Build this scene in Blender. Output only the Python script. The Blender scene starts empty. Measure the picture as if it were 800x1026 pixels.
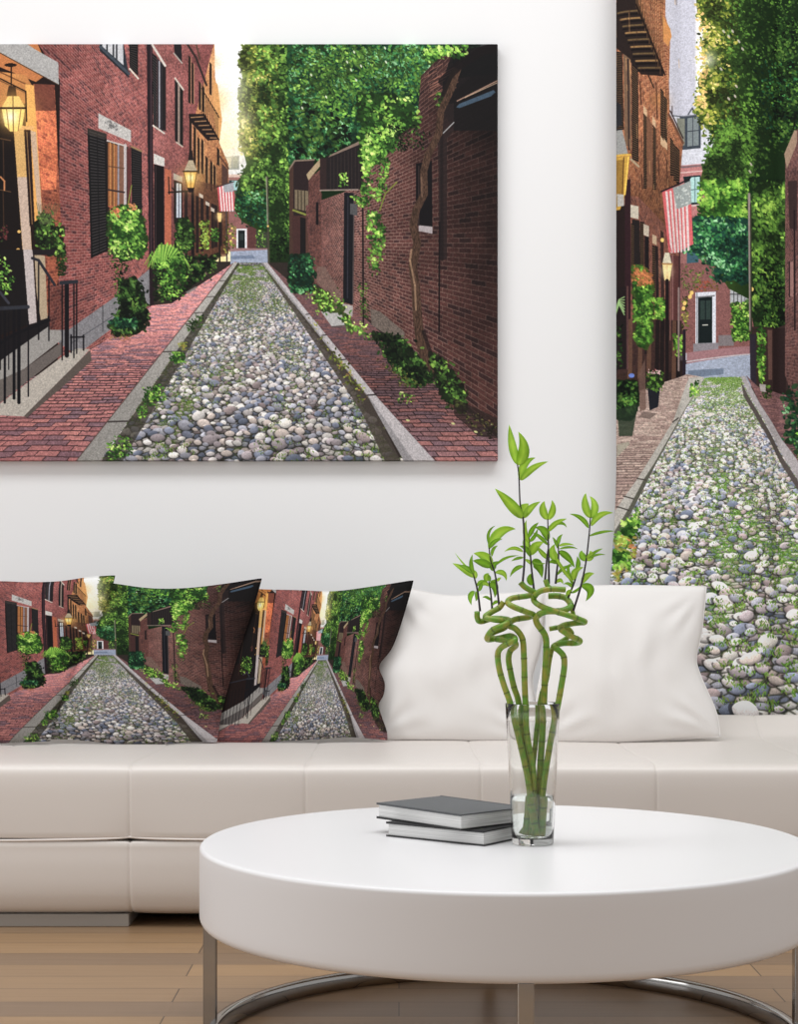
# ---------------------------------------------------------------- printed street picture (computed, no files)
import numpy as np, math

def hsh(i, j, s=0.0):
    v = np.sin(i * 127.1 + j * 311.7 + s * 74.7) * 43758.5453
    return v - np.floor(v)

def vnoise(x, y, s=0.0):
    xi = np.floor(x); yi = np.floor(y)
    fx = x - xi; fy = y - yi
    fx = fx * fx * (3 - 2 * fx); fy = fy * fy * (3 - 2 * fy)
    a = hsh(xi, yi, s); b = hsh(xi + 1, yi, s); c = hsh(xi, yi + 1, s); d = hsh(xi + 1, yi + 1, s)
    return (a * (1 - fx) + b * fx) * (1 - fy) + (c * (1 - fx) + d * fx) * fy

def fbm(x, y, s=0.0, n=3):
    t = 0; a = 1.0; w = 0
    for k in range(n):
        t = t + a * vnoise(x * 2 ** k, y * 2 ** k, s + 3.1 * k); w += a; a *= .55
    return t / w

def C3(c): return np.array(c, dtype=np.float64)
def mixc(a, b, t): return a + (b - a) * t[..., None]

class Paint:
    def __init__(s, x0, y0, x1, y1, S, seed=1):
        s.x0, s.y0, s.S = x0, y0, S
        s.W = int(round((x1 - x0) * S)); s.H = int(round((y1 - y0) * S))
        s.img = np.zeros((s.H, s.W, 3)); s.rng = np.random.RandomState(seed)
    def box(s, xa, ya, xb, yb):
        i0 = max(0, int((xa - s.x0) * s.S) - 1); i1 = min(s.W, int((xb - s.x0) * s.S) + 2)
        j0 = max(0, int((ya - s.y0) * s.S) - 1); j1 = min(s.H, int((yb - s.y0) * s.S) + 2)
        return i0, i1, j0, j1
    def grid(s, b):
        i0, i1, j0, j1 = b
        return np.meshgrid(s.x0 + (np.arange(i0, i1) + .5) / s.S, s.y0 + (np.arange(j0, j1) + .5) / s.S)
    def inside(s, pts, X, Y):
        m = np.zeros(X.shape, bool); n = len(pts)
        for k in range(n):
            x1, y1 = pts[k]; x2, y2 = pts[(k + 1) % n]
            if y1 == y2: continue
            c = (Y >= min(y1, y2)) & (Y < max(y1, y2))
            m ^= c & (X < x1 + (Y - y1) * (x2 - x1) / (y2 - y1))
        return m
    def tex(s, pts, fn, a=1.0):
        xs = [p[0] for p in pts]; ys = [p[1] for p in pts]
        b = s.box(min(xs), min(ys), max(xs), max(ys))
        if b[1] <= b[0] or b[3] <= b[2]: return
        X, Y = s.grid(b); q = .25 / s.S
        cov = sum(s.inside(pts, X + dx, Y + dy).astype(float) for dx, dy in ((-q, -q), (q, -q), (-q, q), (q, q))) / 4
        v = s.img[b[2]:b[3], b[0]:b[1]]
        col = fn(X, Y) if callable(fn) else C3(fn)
        v += (col - v) * (cov * a)[..., None]
    def rect(s, x0, y0, x1, y1, c, a=1.0): s.tex([(x0, y0), (x1, y0), (x1, y1), (x0, y1)], c, a)
    def line(s, pts, w, col, a=1.0, w2=None):
        w2 = w if w2 is None else w2; n = len(pts) - 1
        for k in range(n):
            (x1, y1), (x2, y2) = pts[k], pts[k + 1]
            wa = w + (w2 - w) * k / n; wb = w + (w2 - w) * (k + 1) / n
            m = max(wa, wb) / 2 + 1
            b = s.box(min(x1, x2) - m, min(y1, y2) - m, max(x1, x2) + m, max(y1, y2) + m)
            if b[1] <= b[0] or b[3] <= b[2]: continue
            X, Y = s.grid(b); L = (x2 - x1) ** 2 + (y2 - y1) ** 2 + 1e-9
            t = np.clip(((X - x1) * (x2 - x1) + (Y - y1) * (y2 - y1)) / L, 0, 1)
            d = np.hypot(X - x1 - t * (x2 - x1), Y - y1 - t * (y2 - y1))
            cov = np.clip((wa + (wb - wa) * t) / 2 - d + .5 / s.S * 1.2, 0, 1 / s.S) * s.S
            v = s.img[b[2]:b[3], b[0]:b[1]]
            c = col(X, Y) if callable(col) else C3(col)
            v += (c - v) * (np.clip(cov, 0, 1) * a)[..., None]
    def glow(s, x, y, r, col, a):
        b = s.box(x - 3 * r, y - 3 * r, x + 3 * r, y + 3 * r); X, Y = s.grid(b)
        g = a * np.exp(-((X - x) ** 2 + (Y - y) ** 2) / (r * r))
        v = s.img[b[2]:b[3], b[0]:b[1]]
        v += (C3(col) - v) * g[..., None]
    def dab(s, x, y, r, e, th, col, a=1.0):
        b = s.box(x - r, y - r, x + r, y + r)
        if b[1] <= b[0] or b[3] <= b[2]: return
        X, Y = s.grid(b); c_, s_ = math.cos(th), math.sin(th)
        u = ((X - x) * c_ + (Y - y) * s_) / r; v2 = (-(X - x) * s_ + (Y - y) * c_) / (r * e)
        d = np.clip((1 - (u * u + v2 * v2)) * r * s.S * .9, 0, 1)
        v = s.img[b[2]:b[3], b[0]:b[1]]
        v += (C3(col) - v) * (d * a)[..., None]
    def pebble(s, x, y, rx, ry, th, col):
        m = max(rx, ry) * 1.25 + 1; b = s.box(x - m, y - m, x + m, y + m)
        if b[1] <= b[0] or b[3] <= b[2]: return
        X, Y = s.grid(b); c_, s_ = math.cos(th), math.sin(th)
        u = ((X - x) * c_ + (Y - y) * s_) / rx; w = (-(X - x) * s_ + (Y - y) * c_) / ry
        q = np.sqrt(u * u + w * w + .25 * np.abs(u * w)); k = ry * s.S
        v = s.img[b[2]:b[3], b[0]:b[1]]
        sh = np.clip((1.28 - q) * k * .8, 0, 1) * (w > -.3) * .55
        v += (C3((38, 36, 34)) - v) * sh[..., None]
        d = np.clip((1 - q) * k, 0, 1)
        lit = 1.06 - .34 * np.clip(w, -1, 1) * np.clip(q + .2, 0, 1) - .10 * u - .22 * np.clip(q - .55, 0, 1)
        c = C3(col) * lit[..., None]
        v += (c - v) * (d * .96)[..., None]
    def pebbles(s, vx, hy, f, cell, dmin, dmax, xl, xr, moss, green, gain=1.0, seed=0):
        R = s.rng; z = f / dmin; dz = cell * .78; row = 0
        while z > f / dmax:
            d = f / z; y = hy + d; n = int((xr - xl) / cell)
            us = xl + (xr - xl) * (np.arange(n) + .5 + R.uniform(-.42, .42, n)) / n
            zz = z + R.uniform(-.5, .5, n) * dz * 1.1
            for i in range(n):
                di = f / zz[i]; X = vx + us[i] * di; Y = hy + di; w = cell * di
                mn = moss(us[i], zz[i])
                if R.rand() < .97 - .35 * max(0, mn - .5) * 2:
                    c = STONE[R.randint(len(STONE))]; g = gain * R.uniform(.82, 1.1); sz = R.uniform(.62, 1.15) if R.rand() > .06 else 1.5
                    rx = w * .55 * sz; ry = rx * R.uniform(.5, .78)
                    s.pebble(X, Y, rx, ry, R.uniform(-.35, .45), [v * g for v in c])
                if mn > .5 and R.rand() < .8:
                    ox = R.uniform(-.7, .7) * w; oy = R.uniform(-.5, .2) * w
                    for k in range(3 + int(w * .8)):
                        g = green[R.randint(len(green))]; s.dab(X + ox + R.normal(0, .28) * w, Y + oy + R.normal(0, .13) * w, min(2.0, max(.55, w * R.uniform(.07, .15))), .4, R.uniform(-2.4, -.7), g, .9)
            z -= dz; row += 1
    def leaves(s, pts, n, r0, r1, cols, sc=.12, lean=0.6, seed=0.0, base=None, fall=0.0, e=.55):
        """scatter leaf marks inside a shape: dark ones everywhere, bright ones in clumps"""
        if base is not None:
            cx = [p[0] for p in pts]; cy = [p[1] for p in pts]; nb = max(30, n // 2)
            bx = s.rng.uniform(min(cx), max(cx), nb * 3); by = s.rng.uniform(min(cy), max(cy), nb * 3)
            mb = s.inside(pts, bx, by); bx = bx[mb][:nb]; by = by[mb][:nb]
            for i in range(len(bx)):
                f = .7 + .6 * s.rng.rand(); s.dab(bx[i], by[i], r1 * 1.5, .7, s.rng.rand() * 3, [v * f for v in base], .85)
        xs = [p[0] for p in pts]; ys = [p[1] for p in pts]; R = s.rng
        x = R.uniform(min(xs), max(xs), n * 3); y = R.uniform(min(ys), max(ys), n * 3)
        sz = .07 * min(60, max(xs) - min(xs), max(ys) - min(ys)) + .5; m = s.inside(pts, x + R.normal(0, sz, n * 3), y + R.normal(0, sz, n * 3)); x = x[m][:n]; y = y[m][:n]
        k = len(cols); nz = fbm(x * sc, y * sc, seed, 3)
        t = np.arange(len(x)) / max(1, len(x))
        for i in range(len(x)):
            q = (nz[i] - .5) * 2.2 + .5 + R.normal(0, .2)
            q = q * (.35 + .65 * t[i])
            c = cols[int(min(k - 1, max(0, q * k)))]
            f = 1.03 + R.normal(0, .1)
            s.dab(x[i], y[i], R.uniform(r0, r1), e, lean + R.normal(0, .7), [v * f for v in c], .9)
    def tree(s, pts, cols, **k): s.leaves(pts, cols=cols, **k)

def brick(vx, hy, dv, du, cols, mortar, sgn=-1, f=310., ma=.6, seed=0., shade=None, hh=0.0):
    A, B, D = C3(cols[0]), C3(cols[1]), C3(cols[2]); M = C3(mortar)
    def fn(X, Y):
        d = np.maximum(sgn * (X - vx), 2.0)
        u = f / d / du; v = (Y - hy) / d / dv + 1000
        r = np.floor(v); u = u + .5 * (r % 2); c = np.floor(u)
        h1 = hsh(c, r, seed); h2 = hsh(c, r, seed + 7)
        col = mixc(mixc(A + 0 * X[..., None], B, h1), D, (h2 > .8) * .7)
        px = dv * d; fl = np.clip((px - 1.0) / 1.2, 0.0, 1)
        mh = np.clip(1.0 / px, .12, .35) * .9
        fv = v - r; fu = u - c
        bl = du * d * d / f
        mu = np.clip(.9 / bl, .03, .4)
        mm = np.maximum((fv < mh), (fu < mu) * .7) * fl * ma
        col = mixc(col, M, mm)
        nz = fbm(X * .9, Y * .9, seed + 2, 2)
        col = col * (.8 + .4 * nz)[..., None]
        big = fbm(X * .05, Y * .05, seed + 5, 2)
        col = col * (.85 + .3 * big)[..., None]
        if shade is not None: col = col * shade(X, Y)[..., None]
        return col
    return fn

def paving(vx, hy, dx, dz, cols, mortar, f=310., seed=0., shade=None, ma=.7):
    A, B, D = C3(cols[0]), C3(cols[1]), C3(cols[2]); M = C3(mortar)
    def fn(X, Y):
        d = np.maximum(Y - hy, 3.0)
        u = (X - vx) / d; z = f / d
        u = u + .04 * (vnoise(u * 4, z * 4, seed) - .5); z = z + .02 * (vnoise(u * 5 + 9, z * 5, seed) - .5)
        v = z / dz; r = np.floor(v); w = u / dx + .5 * (r % 2) + .3 * hsh(r, r * 0, seed); c = np.floor(w)
        h1 = hsh(c, r, seed); h2 = hsh(c, r, seed + 7)
        col = mixc(mixc(A + 0 * X[..., None], B, h1), D, (h2 > .7) * .8)
        ch = dz * d * d / f; cw = dx * d
        fl = np.clip((ch - .8) / 1.5, 0.08, 1)
        mm = np.maximum((v - r) < np.clip(1.0 / ch, .1, .45), (w - c) < np.clip(1.2 / cw, .04, .3)) * fl * ma
        col = mixc(col, M, mm)
        nz = fbm(X * .8, Y * 1.2, seed + 2, 3)
        col = col * (.72 + .56 * nz)[..., None]
        if shade is not None: col = col * shade(X, Y)[..., None]
        return col
    return fn

STONE = [(164, 164, 176), (200, 192, 190), (128, 134, 154), (216, 210, 206), (154, 138, 138), (180, 180, 192), (190, 176, 168), (112, 120, 140), (226, 220, 212), (170, 158, 162)]
def cobbles(vx, hy, cell, f=310., seed=0., moss=.5, shade=None, asp=1.0, mossx=None, green=(96, 128, 44)):
    P = np.array(STONE, float)
    def layer(u, z, c, sd):
        x = u / c; y = z / (c * asp)
        x = x + .35 * (vnoise(x * .7, y * .7, sd + 1) - .5); y = y + .35 * (vnoise(x * .7 + 5, y * .7, sd + 2) - .5)
        xi = np.floor(x); yi = np.floor(y)
        f1 = np.full(x.shape, 9.); f2 = f1.copy(); idd = np.zeros(x.shape); px = f1 * 0; py = f1 * 0
        for a in (-1, 0, 1):
            for b in (-1, 0, 1):
                cx = xi + a; cy = yi + b
                jx = cx + .5 + .72 * (hsh(cx, cy, sd) - .5); jy = cy + .5 + .72 * (hsh(cx, cy, sd + 4) - .5)
                rr = .78 + .5 * hsh(cx, cy, sd + 8)
                dd = np.sqrt(((x - jx) / rr) ** 2 + ((y - jy) / rr) ** 2)
                new = dd < f1
                f2 = np.where(new, f1, np.minimum(f2, dd))
                idd = np.where(new, hsh(cx, cy, sd + 11), idd)
                px = np.where(new, x - jx, px); py = np.where(new, y - jy, py)
                f1 = np.where(new, dd, f1)
        return f1, f2, idd, px, py
    def fn(X, Y):
        d = np.maximum(Y - hy, 4.0)
        u = (X - vx) / d; z = f / d
        outc = 0; wt = 0
        lod = np.log2(np.maximum(cell * d * d / f * .0 + 5.0 / np.maximum(cell * d, .6), 1.0))
        for L in (0, 1, 2):
            w = np.clip(1 - np.abs(lod - L), 0, 1) if L < 2 else np.clip(lod - 1, 0, 1)
            if w.max() <= 0: continue
            c = cell * 2 ** L * (1 if L == 0 else .75)
            f1, f2, idd, px, py = layer(u, z / (1 + .9 * L), c, seed + L)
            e = np.clip((f2 - f1) * 3.0, 0, 1)
            col = P[(idd * 9.999).astype(int)]
            lit = 1.07 + .42 * np.clip(py * 1.1, -1, 1) - .14 * np.clip(px, -1, 1) - .35 * np.clip(f1 - .2, 0, 1)
            col = col * lit[..., None]
            n2 = fbm(X * 1.3, Y * 1.3, seed + 20, 2)
            col = col * (.88 + .24 * n2)[..., None]
            gap = 1 - np.clip(e * 1.5 - .05, 0, 1) * np.clip((.66 + .1 * idd - f1) * 6, 0, 1)
            mn = fbm(u * 7 + 3, z * 1.6 + 3 + 0 * u, seed + 30, 3)
            mz = np.clip((mn - .52 + .18 * (moss - .5) + (mossx(u, z) if mossx else 0)) * 6, 0, 1)
            G = C3(green) * (.6 + .8 * fbm(X * 1.1, Y * 1.1, seed + 33, 2))[..., None]
            gapc = mixc(C3((74, 70, 66)) * (.45 + .9 * fbm(X * 1.5, Y * 1.5, seed + 44, 2))[..., None], G * .95, np.clip(mz * 1.1 + .1, 0, 1))
            col = mixc(col, gapc, gap * .9)
            col = mixc(col, G * 1.15, mz * (fbm(X * .6, Y * .8, seed + 40, 2) > .56) * .75)
            outc = outc + col * w[..., None]; wt = wt + w
        col = outc / np.maximum(wt, 1e-3)[..., None]
        if shade is not None: col = col * shade(X, Y)[..., None]
        return col
    return fn

def granite(base, seed=0., am=.35):
    B = C3(base)
    return lambda X, Y: B * (1 - am / 2 + am * fbm(X * 1.2, Y * 1.2, seed, 3))[..., None]

def T(sx, ox, oy):
    """coordinates measured on an enlargement -> picture coordinates"""
    return lambda *v: [(ox + v[i] / sx, oy + v[i + 1] / sx) for i in range(0, len(v), 2)]

GR = [(26, 44, 18), (44, 70, 26), (62, 98, 32), (84, 128, 38), (104, 152, 40), (148, 190, 60)]
GRY = [(40, 48, 18), (66, 84, 26), (104, 122, 34), (146, 156, 44), (184, 180, 66), (232, 208, 120)]
GRT = [(10, 40, 30), (22, 66, 44), (34, 98, 56), (56, 130, 66), (90, 160, 90), (140, 196, 140)]
GRD = [(8, 18, 10), (16, 34, 14), (28, 56, 20), (46, 80, 28), (66, 106, 34), (96, 132, 44)]
GRB = [(30, 66, 18), (58, 108, 26), (92, 148, 34), (128, 184, 44), (162, 208, 66), (196, 226, 110)]

def louvre(P, pts, n, dark=(26, 24, 26), lite=(84, 80, 80)):
    """shutter: quad tl,tr,br,bl with n slats"""
    P.tex(pts, dark)
    (ax, ay), (bx, by), (cx, cy), (dx, dy) = pts
    for i in range(1, n):
        t = i / n; m = .12
        x1 = ax + (dx - ax) * t; y1 = ay + (dy - ay) * t; x2 = bx + (cx - bx) * t; y2 = by + (cy - by) * t
        for (p, q) in ((m, .46), (.54, 1 - m)) if abs(bx - ax) > 14 else ((m, 1 - m),):
            P.line([(x1 + (x2 - x1) * p, y1 + (y2 - y1) * p), (x1 + (x2 - x1) * q, y1 + (y2 - y1) * q)], .55 * max(.6, (dy - ay) / n / 2.6), lite, .8)

def picture():
    P = Paint(-86, 44, 500, 462, 2, 3)
    VX, HY = 252, 243
    a = T(4.665, 0, 40); b = T(4.665, 140, 40); c = T(3.636, 290, 40); d = T(4.665, 0, 250); e = T(4.665, 140, 250); g = T(3.636, 290, 250)
    # sky
    P.rect(-90, 240, 500, 470, (52, 44, 40)); P.rect(-90, 40, 500, 262, lambda X, Y: mixc(C3((255, 253, 248)) + 0 * X[..., None], C3((255, 224, 150)), np.clip((Y - 90) / 90, 0, 1) * np.clip(1 - np.abs(X - 222) / 26, 0, 1)))
    P.rect(-90, 222, 214, 263, (62, 48, 42)); P.rect(268, 200, 500, 263, (30, 44, 22))
    # far end of the street
    P.tex(b(380, 515, 470, 500, 560, 560, 560, 640, 380, 640), lambda X, Y: C3((226, 230, 238)) * (.92 + .1 * fbm(X * .3, Y * .3))[..., None])
    P.tex(b(400, 545, 465, 540, 465, 605, 400, 605), (120, 128, 132)); P.tex(b(408, 550, 428, 550, 428, 600, 408, 600), (170, 168, 150)); P.tex(b(436, 550, 460, 550, 460, 600, 436, 600), (120, 128, 120))
    P.tex(b(380, 632, 620, 632, 620, 985, 380, 985), lambda X, Y: C3((150, 96, 92)) * (.75 + .4 * fbm(X * 1.5, Y * 2.5))[..., None])
    P.tex(b(390, 628, 600, 628, 600, 642, 390, 642), (205, 175, 165))
    P.tex(b(418, 655, 468, 655, 468, 706, 418, 706), (40, 60, 62)); P.tex(b(430, 658, 462, 658, 462, 702, 430, 702), (150, 196, 196))
    P.tex(b(425, 760, 460, 760, 460, 800, 425, 800), (70, 110, 120))
    P.tex(b(452, 882, 502, 882, 502, 975, 452, 975), (225, 225, 228)); P.tex(b(461, 890, 492, 890, 492, 975, 461, 975), (26, 34, 36)); P.tex(b(468, 905, 486, 905, 486, 935, 468, 935), (52, 62, 60))
    P.tex(b(505, 865, 545, 865, 545, 975, 505, 975), (92, 54, 52)); P.tex(b(545, 870, 620, 870, 620, 975, 545, 975), (60, 66, 52))
    P.leaves(b(540, 880, 590, 880, 590, 965, 540, 965), 90, .5, 1.2, GRB, sc=.3)
    P.tex(b(425, 972, 640, 975, 640, 1000, 425, 1000), (150, 112, 112)); P.tex(b(425, 988, 600, 980, 600, 1062, 425, 1062), lambda X, Y: C3((150, 160, 182)) * (.85 + .3 * fbm(X * .5, Y * 2))[..., None])
    P.tex(b(425, 1010, 530, 1006, 540, 1022, 425, 1024), (112, 126, 150))
    # tree mass
    tm = b(505, 10, 470, 90, 488, 170, 462, 250, 480, 330, 470, 420, 478, 500, 500, 580, 468, 650, 450, 720, 440, 790, 480, 850, 540, 880, 600, 900, 610, 1030, 800, 1030, 1380, 700, 1380, 10)
    P.tex(tm, lambda X, Y: mixc(C3((36, 62, 20)) + 0 * X[..., None], C3((16, 40, 14)), np.clip((X - 250) / 60, 0, 1)))
    P.leaves(b(500, 10, 468, 100, 488, 170, 460, 250, 478, 330, 468, 430, 478, 520, 560, 560, 640, 400, 640, 10), 1700, 1.0, 2.3, GRY, sc=.09, base=(92, 110, 34))
    P.leaves(b(560, 10, 560, 560, 470, 640, 450, 700, 600, 760, 800, 600, 800, 10), 2300, 1.1, 2.6, GR, sc=.08, seed=2)
    P.leaves(b(440, 720, 600, 700, 605, 880, 540, 870, 480, 840), 420, .8, 1.9, GRT, sc=.12, seed=3)
    P.leaves(b(600, 640, 800, 560, 800, 760, 720, 940, 610, 960), 700, .8, 2.0, GR, sc=.1, seed=4)
    P.glow(225, 148, 24, (255, 236, 190), .75); P.glow(243, 120, 13, (255, 240, 200), .45); P.glow(228, 90, 20, (255, 250, 235), .7)
    tm2 = c(0, 10, 0, 450, 90, 430, 250, 360, 400, 330, 480, 270, 560, 180, 640, 80, 700, 10)
    P.leaves(tm2, 3600, 1.0, 2.5, GRT, sc=.07, seed=5, base=(24, 66, 34))
    P.leaves(c(0, 10, 0, 200, 130, 260, 260, 180, 330, 60, 300, 10), 800, 1.0, 2.3, GR, sc=.08, seed=12)
    P.leaves(c(60, 60, 40, 260, 160, 330, 280, 280, 420, 300, 500, 210, 560, 90, 540, 20, 420, 20), 1500, 1.0, 2.3, [GR[1], GR[2], GR[3]] + GRB[1:4], sc=.07, seed=6)
    P.leaves(c(0, 230, 0, 440, 110, 420, 230, 350, 180, 280), 420, 1.2, 3, GRD, sc=.08, seed=7)
    for x, y in ((355, 52), (352, 70), (348, 62), (357, 80), (362, 66), (303, 108), (327, 97), (387, 62), (312, 75), (386, 48)): P.dab(x, y, 1.8, .6, 1, (232, 236, 210), .8)
    # ---------------- left row of houses
    red = [(140, 68, 62), (112, 52, 52), (72, 42, 48)]; mort = (178, 130, 120)
    P.tex(b(200, 10, 350, 10, 352, 170, 385, 370, 372, 480, 415, 580, 415, 1000, 250, 1010, 200, 700), brick(VX, HY, .05, .15, [(176, 116, 62), (150, 92, 50), (120, 70, 44)], (214, 160, 90), ma=.3, seed=4,
        shade=lambda X, Y: 1.15 - .5 * np.clip((Y - 130) / 90, 0, 1)))
    P.glow(216, 100, 13, (236, 170, 80), .55); P.glow(214, 62, 9, (236, 190, 130), .5)
    P.tex(b(340, 170, 365, 210, 385, 380, 372, 470, 355, 460), (212, 150, 74))
    P.tex(a(700, 18, 1000, 18, 900, 400, 900, 1010, 700, 1110), brick(VX, HY, .02, .06, [(134, 72, 68), (112, 58, 56), (86, 50, 52)], (176, 130, 120), ma=.5, seed=2,
        shade=lambda X, Y: 1.12 - .25 * np.clip((Y - 150) / 60, 0, 1)))
    P.tex(a(100, 10, 712, 10, 712, 1300, 60, 1620, 60, 10), brick(VX, HY, .0172, .052, red, mort, ma=.55, seed=1,
        shade=lambda X, Y: .98 + .14 * np.clip((X - 60) / 90, 0, 1)))
    # granite plinth
    P.tex(d(225, 375, 320, 375, 560, 205, 712, 80, 712, 250, 560, 340, 400, 462, 330, 475, 225, 400), granite((128, 126, 130), 3))
    for x in (355, 480, 640): P.line(d(x, 470 - (x - 355) * .7, x, 350 - (x - 355) * .72), .7, (60, 60, 64))
    P.line(d(330, 440, 500, 330, 712, 180), .7, (84, 84, 90))
    # downpipe
    P.tex(a(686, 10, 712, 10, 720, 1270, 700, 1270, 690, 500), (40, 28, 34)); P.line(a(706, 20, 706, 1000), .8, (92, 66, 74), .8)
    # upper windows
    P.tex(a(465, 18, 578, 18, 600, 150, 602, 175, 465, 50), (44, 50, 58)); P.tex(a(478, 18, 575, 18, 577, 118, 478, 30), (196, 196, 200))
    for x in (500, 530, 545): P.line(a(x, 18, x, 100 + (x - 500) * .9 - 30), 1.6, (52, 54, 60))
    P.line(a(468, 32, 602, 158), 2.6, (66, 74, 84)); P.line(a(470, 46, 602, 172), 1.2, (36, 38, 44))
    louvre(P, a(604, 18, 645, 18, 645, 168, 606, 128), 12, lite=(92, 84, 76)); P.line(a(606, 134, 646, 180), 1.5, (214, 206, 190))
    louvre(P, a(712, 60, 734, 80, 734, 420, 716, 390), 26); P.tex(a(735, 85, 760, 110, 760, 430, 735, 405), (48, 44, 50))
    P.line(a(745, 100, 745, 410), 1.2, (172, 170, 178)); P.tex(a(758, 105, 776, 130, 776, 425, 758, 420), (38, 32, 34))
    P.line(a(716, 400, 768, 436), 1.6, (206, 198, 186)); P.line(a(712, 22, 772, 120), 2.2, (206, 196, 186))
    # door and sill of second house
    P.tex(a(718, 530, 768, 555, 768, 592, 718, 578), (196, 190, 186)); P.tex(a(720, 580, 766, 592, 768, 1030, 760, 1080, 722, 1100), (26, 20, 24)); P.line(a(728, 590, 728, 1040), .8, (62, 48, 50))
    P.tex(a(770, 600, 800, 610, 800, 1000, 770, 1010), lambda X, Y: C3((176, 88, 50)) * (.8 + .4 * fbm(X * 1.4, Y * 2.2))[..., None])
    # middle windows & shutters
    P.tex(b(160, 18, 195, 18, 198, 108, 162, 60), (36, 32, 36)); P.line(b(160, 62, 198, 108), 1.3, (170, 160, 150))
    P.tex(b(165, 180, 178, 195, 178, 480, 165, 470), (30, 28, 30)); P.tex(b(178, 200, 192, 215, 192, 490, 178, 480), (150, 132, 120)); P.tex(b(188, 215, 203, 235, 203, 495, 188, 490), (34, 30, 30)); P.line(b(165, 178, 204, 232), 1.6, (200, 190, 176)); P.line(b(172, 478, 200, 498), 1.4, (190, 176, 160))
    for x0, y0, y1 in ((228, 70, 300), (242, 100, 300), (276, 190, 330), (292, 210, 340), (232, 370, 600), (252, 400, 620), (270, 450, 630), (288, 460, 630), (308, 540, 700), (330, 560, 710), (345, 580, 700), (362, 500, 590), (326, 100, 260)):
        P.tex(b(x0, y0, x0 + 11, y0 + 14, x0 + 11, y1, x0, y1 - 8), (40, 30, 26)); P.line(b(x0 + 12, y0 + 12, x0 + 12, y1), .5, (214, 170, 110), .7)
    P.line(b(222, 18, 262, 80, 312, 210), 2.0, (52, 40, 38)); P.line(b(262, 10, 282, 90), 1.5, (86, 62, 50))
    # iron balcony
    P.tex(b(228, 345, 300, 345, 368, 465, 318, 470, 262, 410, 232, 375), (38, 28, 28))
    for i in range(6): P.line(b(240 + i * 18, 362 + i * 19, 296 + i * 14, 358 + i * 20), .9, (186, 136, 84), .85)
    for i in range(9): P.line(b(292 + i * 9, 230 + i * 14, 292 + i * 9, 345 + i * 14), .5, (50, 36, 30))
    P.line(b(290, 226, 372, 362), .8, (50, 38, 30)); P.line(b(300, 346, 370, 466), 1.2, (30, 22, 22))
    # roofline bits
    P.line(b(372, 540, 415, 600), 1.4, (92, 60, 46)); P.tex(b(384, 575, 412, 605, 412, 690, 384, 680), (84, 58, 50))
    # lower storey
    P.tex(b(200, 640, 410, 690, 410, 1010, 210, 1026), lambda X, Y: C3((96, 58, 44)) * (.6 + .6 * fbm(X * .6, Y * .5))[..., None], .7)
    P.tex(b(66, 530, 116, 552, 116, 588, 66, 575), (200, 196, 190))
    P.tex(b(158, 622, 200, 640, 200, 665, 158, 652), (170, 160, 150)); P.tex(b(160, 655, 200, 668, 200, 860, 160, 860), (40, 32, 32)); P.tex(b(172, 668, 194, 672, 194, 830, 172, 830), (196, 204, 214)); P.line(b(183, 670, 183, 830), 1, (90, 92, 104))
    for x in (210, 240, 262, 285, 310, 335, 350, 372): P.tex(b(x, 700 + (x - 210) * .5, x + 14, 706 + (x - 210) * .5, x + 14, 1010 - (x - 210) * .3, x, 1012 - (x - 210) * .3), (34, 26, 28), .85)
    for x, y in ((278, 715), (308, 752), (332, 780)): P.tex(b(x, y, x + 18, y + 10, x + 18, y + 26, x, y + 18), (190, 176, 160))
    P.line(b(248, 690, 250, 1020), 2.4, (30, 22, 26)); P.line(b(374, 840, 374, 1040), 1.6, (34, 26, 26)); P.line(b(405, 800, 408, 1035), 1.3, (70, 60, 62)); P.line(b(596, 640, 604, 1040), 2.0, (72, 70, 56)); P.line(b(592, 640, 598, 860), .8, (176, 176, 150), .8)
    # near house, main window
    P.tex(a(460, 342, 612, 422, 612, 478, 460, 412), granite((186, 182, 178), 8, .3)); P.leaves(a(490, 370, 545, 390, 545, 430, 500, 410), 40, .8, 1.8, [(110, 108, 108), (140, 138, 136)])
    P.tex(a(498, 470, 600, 500, 600, 780, 500, 800), (46, 34, 30))
    P.tex(a(505, 478, 548, 492, 548, 780, 505, 780), (150, 88, 34)); P.tex(a(558, 492, 580, 498, 580, 780, 558, 780), (126, 86, 66))
    for x in (516, 532): P.line(a(x, 480, x, 780), .7, (196, 134, 56))
    P.line(a(527, 480, 527, 780), .8, (60, 40, 30)); P.line(a(553, 485, 553, 790), 1.6, (156, 150, 160)); P.line(a(585, 492, 585, 770), 2.8, (186, 176, 176)); P.line(a(505, 590, 580, 600), .8, (90, 60, 40)); P.line(a(505, 700, 580, 712), 1.6, (58, 44, 44))
    P.line(a(500, 470, 590, 496), 1.4, (196, 186, 180))
    louvre(P, a(408, 410, 498, 440, 505, 985, 425, 1020), 42); P.tex(a(408, 410, 496, 436, 498, 462, 410, 440), (84, 74, 66), .5)
    louvre(P, a(612, 495, 662, 515, 665, 860, 618, 880), 34, lite=(78, 74, 74)); P.line(a(614, 498, 662, 520), 1.6, (150, 120, 80)); P.tex(a(592, 510, 612, 500, 612, 800, 596, 780), (92, 44, 44))
    # lit entrance
    P.tex([(-90, 40), (36, 40), (60, 80), (57, 470), (-90, 470)], (36, 22, 20))
    P.tex([(-90, 40), (36, 40), (50, 72), (36, 82), (-90, 30)], (190, 110, 30))
    P.tex([(-90, 60), (26, 75), (40, 100), (-90, 130)], lambda X, Y: mixc(C3((150, 84, 26)) + 0 * X[..., None], C3((226, 150, 50)), np.clip(1 - np.hypot(X - 12, Y - 60) / 50, 0, 1)))
    P.line([(-60, 44), (34, 88)], 1.2, (110, 66, 26)); P.line([(-60, 52), (32, 96)], .8, (96, 60, 30))
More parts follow.
